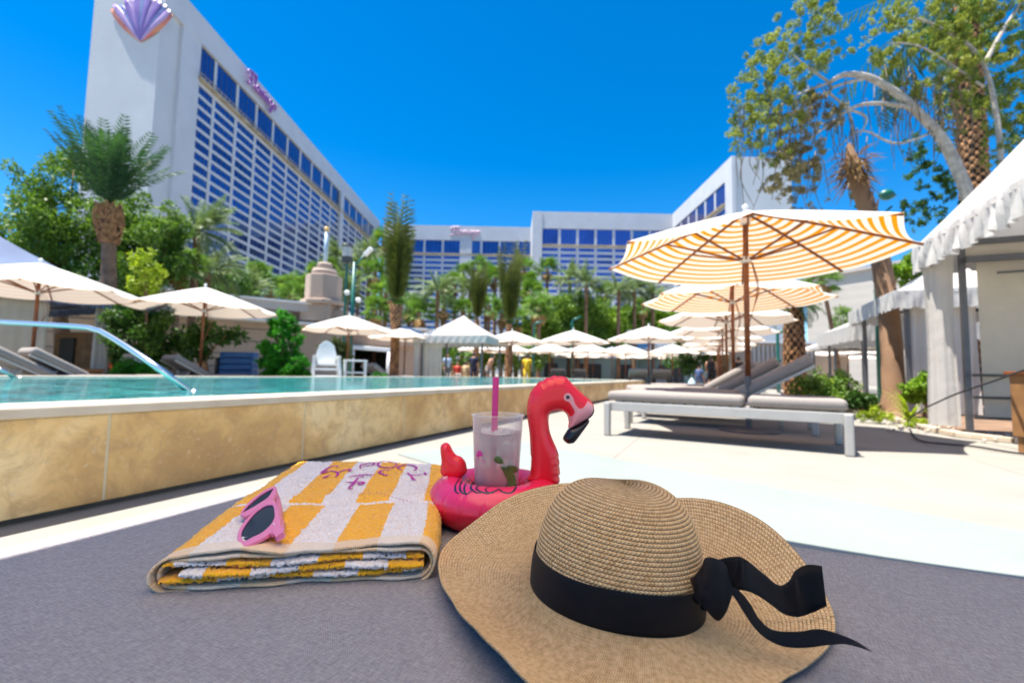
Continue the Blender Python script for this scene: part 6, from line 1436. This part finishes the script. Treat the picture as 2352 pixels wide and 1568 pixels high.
def dot(cx, cy, r, bvh, mat, parent, name, lift):
    h, nn, _, _ = bvh.ray_cast(CO, ray(*zf(cx, cy))); c = h + Vector((0, -lift, 0)) - parent.location; rw = r / 3.266 * .81667 / 1045.3 * ND
    g = MB(); g.add([c] + [c + Vector((math.cos(a) * rw, -.0, math.sin(a) * rw)) for a in np.linspace(0, 2 * math.pi, 24, endpoint=False)], [(0, i + 1, (i + 1) % 24 + 1) for i in range(24)]); return g.build(name, mat, parent)
dot(1296, 315, 36, bn, facev, fl, 'eye_ring', .0012); dot(1296, 315, 17, bn, ink, fl, 'eye', .0018)
paint([[(300, 1068), (270, 1110), (262, 1150), (270, 1185), (300, 1200)], [(340, 1066), (312, 1110), (305, 1150), (318, 1185), (345, 1205)], [(400, 1070), (360, 1110), (345, 1150), (350, 1185), (365, 1205), (400, 1185), (430, 1160)], [(462, 1078), (420, 1110), (405, 1150), (430, 1175), (470, 1195), (530, 1185)],
       [(545, 1098), (490, 1120), (455, 1150), (490, 1180), (560, 1200), (610, 1180)], [(592, 1132), (540, 1160), (570, 1192), (610, 1190), (660, 1160), (690, 1180), (730, 1195), (780, 1190), (810, 1160), (826, 1115), (815, 1075), (795, 1066)]], br_, .0016, ink, fl, 'feather_print', lift=.0004, conv=zf)
g = MB(); h, nn, _, _ = br_.ray_cast(CO, ray(*zf(172, 1065)))
if h: g.tube([h - fl.location - nn * .002, h - fl.location + nn * .004], [.006, .005], 14); g.build('valve', vin('clear_pink_valve', (.85, .3, .35)), fl, smooth=True)
# cup
cp = thing('plastic_cup', (FC.x, FC.y, ZB + .022), 'frosted plastic cup of iced drink with a pink straw, standing in the pink float', 'cup')
cupm = NT('frosted_cup'); cupm.set(Roughness=.28); cupm.setc((.82, .78, .74)); trn = cupm.n('ShaderNodeBsdfTransparent'); mx = cupm.n('ShaderNodeMixShader'); fw = cupm.n('ShaderNodeLayerWeight'); fw.inputs['Blend'].default_value = .35
fa = cupm.math('ADD', cupm.math('MULTIPLY', fw.outputs['Facing'], .6), .10); cupm.l(fa, mx.inputs[0]); cupm.l(trn.outputs[0], mx.inputs[1]); cupm.l(cupm.b.outputs[0], mx.inputs[2]); cupm.l(mx.outputs[0], cupm.out.inputs[0])
liq = NT('pale_pink_drink'); liq.set(Roughness=.1); sx = liq.n('ShaderNodeSeparateXYZ'); liq.l(liq.co(), sx.inputs[0])
mlt = liq.math('ADD', liq.math('MULTIPLY', sx.outputs[2], 7.4), liq.math('MULTIPLY', liq.math('SUBTRACT', liq.noise(38, 3), .5), .35))
liq.setc(liq.ramp(mlt, [(.15, (.90, .56, .32)), (.5, (.90, .66, .46)), (.85, (.82, .74, .64))])); trn = liq.n('ShaderNodeBsdfTransparent'); mx = liq.n('ShaderNodeMixShader')
al = liq.ramp(mlt, [(.2, (.90, .90, .90)), (.5, (.72, .72, .72)), (.95, (.42, .42, .42))]); liq.l(al, mx.inputs[0]); liq.l(trn.outputs[0], mx.inputs[1]); liq.l(liq.b.outputs[0], mx.inputs[2]); liq.l(mx.outputs[0], liq.out.inputs[0])
HCu = .170; g = MB(); g.lathe([(.001, 0), (.0375, 0), (.0385, .003), (.0478, HCu - .004), (.0500, HCu - .003), (.0502, HCu), (.0485, HCu + .0008), (.0470, HCu - .003), (.0372, .005), (.001, .005)], seg=96); g.build('cup_wall', cupm.m, cp, smooth=True)
g = MB(); g.lathe([(.001, .006), (.0365, .006), (.0447, .135), (.0445, .137), (.001, .1375)], seg=96); g.build('drink', liq.m, cp, smooth=True)
MB().tube([Vector((math.cos(a) * .0453, math.sin(a) * .0453, .1372 + .0008 * math.sin(a * 5))) for a in np.linspace(0, 2 * math.pi, 61)], .0007, 6).build('liquid_line', M('pink_line', (.45, .22, .24), .3), cp, smooth=True)
icem = NT('ice'); icem.set(Roughness=.15); icem.setc((.74, .70, .68)); trn = icem.n('ShaderNodeBsdfTransparent'); mx = icem.n('ShaderNodeMixShader'); mx.inputs[0].default_value = .55; icem.l(trn.outputs[0], mx.inputs[1]); icem.l(icem.b.outputs[0], mx.inputs[2]); icem.l(mx.outputs[0], icem.out.inputs[0]); icem.bump(icem.noise(80, 3), .003, .5)
for i, (x, y, z) in enumerate([(-.022, -.012, .132), (.0, -.024, .128), (.022, -.012, .133), (.010, .018, .131), (-.016, .018, .130), (-.024, -.014, .105), (.018, -.02, .104)]):
    g = MB(); g.box((0, 0, 0), (.024, .024, .02)); o = g.build('ice_cube', icem.m, cp, bevel=.004, smooth=True); o.location = (x, y, z); o.rotation_euler = (rnd.random(), rnd.random(), rnd.random() * 3)
strawm = NT('pink_straw'); strawm.set(Roughness=.35, Subsurface_Weight=.0); strawm.setc((.80, .055, .30)); strawm.thin(.3, (.85, .08, .35))
st0 = dep(1139, 866, .862) - cp.location; st1 = Vector((-.006, -.018, .03))
g = MB(); L_ = [st1.lerp(st0, i / 8) for i in range(9)]; g.tube(L_, .0060, 24, cap=False); g.tube(L_, .0054, 24, cap=False); g.build('straw', strawm.m, cp, smooth=True)
g = MB()
for pts, w in (([(.008, -.0405, .082), (.017, -.039, .074), (.025, -.036, .062), (.026, -.0355, .048), (.018, -.038, .036)], .008), ([(.012, -.041, .088), (.003, -.0415, .094), (-.004, -.041, .096)], .006), ([(.018, -.039, .082), (.028, -.034, .076), (.036, -.026, .072)], .007)):
    q = smooth_path(pts, 5); vs = []; fs = []
    for i, p in enumerate(q):
        d = (q[min(i + 1, len(q) - 1)] - q[max(i - 1, 0)]).normalized(); sd = d.cross(Vector((0, -1, 0))).normalized() * w * math.sin(math.pi * (i + .3) / (len(q))) ; out = Vector((p.x, p.y, 0)).normalized() * .0035; vs += [p + out - sd, p + out * 1.2, p + out + sd]
    for i in range(len(q) - 1): b = 3 * i; fs += [(b, b + 3, b + 4, b + 1), (b + 1, b + 4, b + 5, b + 2)]
    g.add(vs, fs)
g.build('mint_leaf', M('mint_green', (.05, .08, .02), .5, (.14, .20, .03), scale=60), cp, smooth=True)
bpy.context.view_layer.update(); DG = bpy.context.evaluated_depsgraph_get(); cw = bvh_of([o for o in cp.children if o.name.startswith('cup_wall')][0])
mg = M('magenta_print', (.70, .04, .30), .5)
paint([[(462, 850), (470, 830), (485, 822), (500, 832), (512, 858)], [(464, 842), (478, 834), (492, 838), (502, 850)], [(463, 856), (474, 845), (488, 846)]], cw, .0030, mg, cp, 'cup_print', lift=.0003, conv=zf)
paint([[(500, 880), (515, 900), (535, 912), (545, 925)], [(465, 880), (480, 860), (470, 900)]], cw, .0006, mg, cp, 'cup_print', lift=.0003, conv=zf)
bpy.context.view_layer.update()
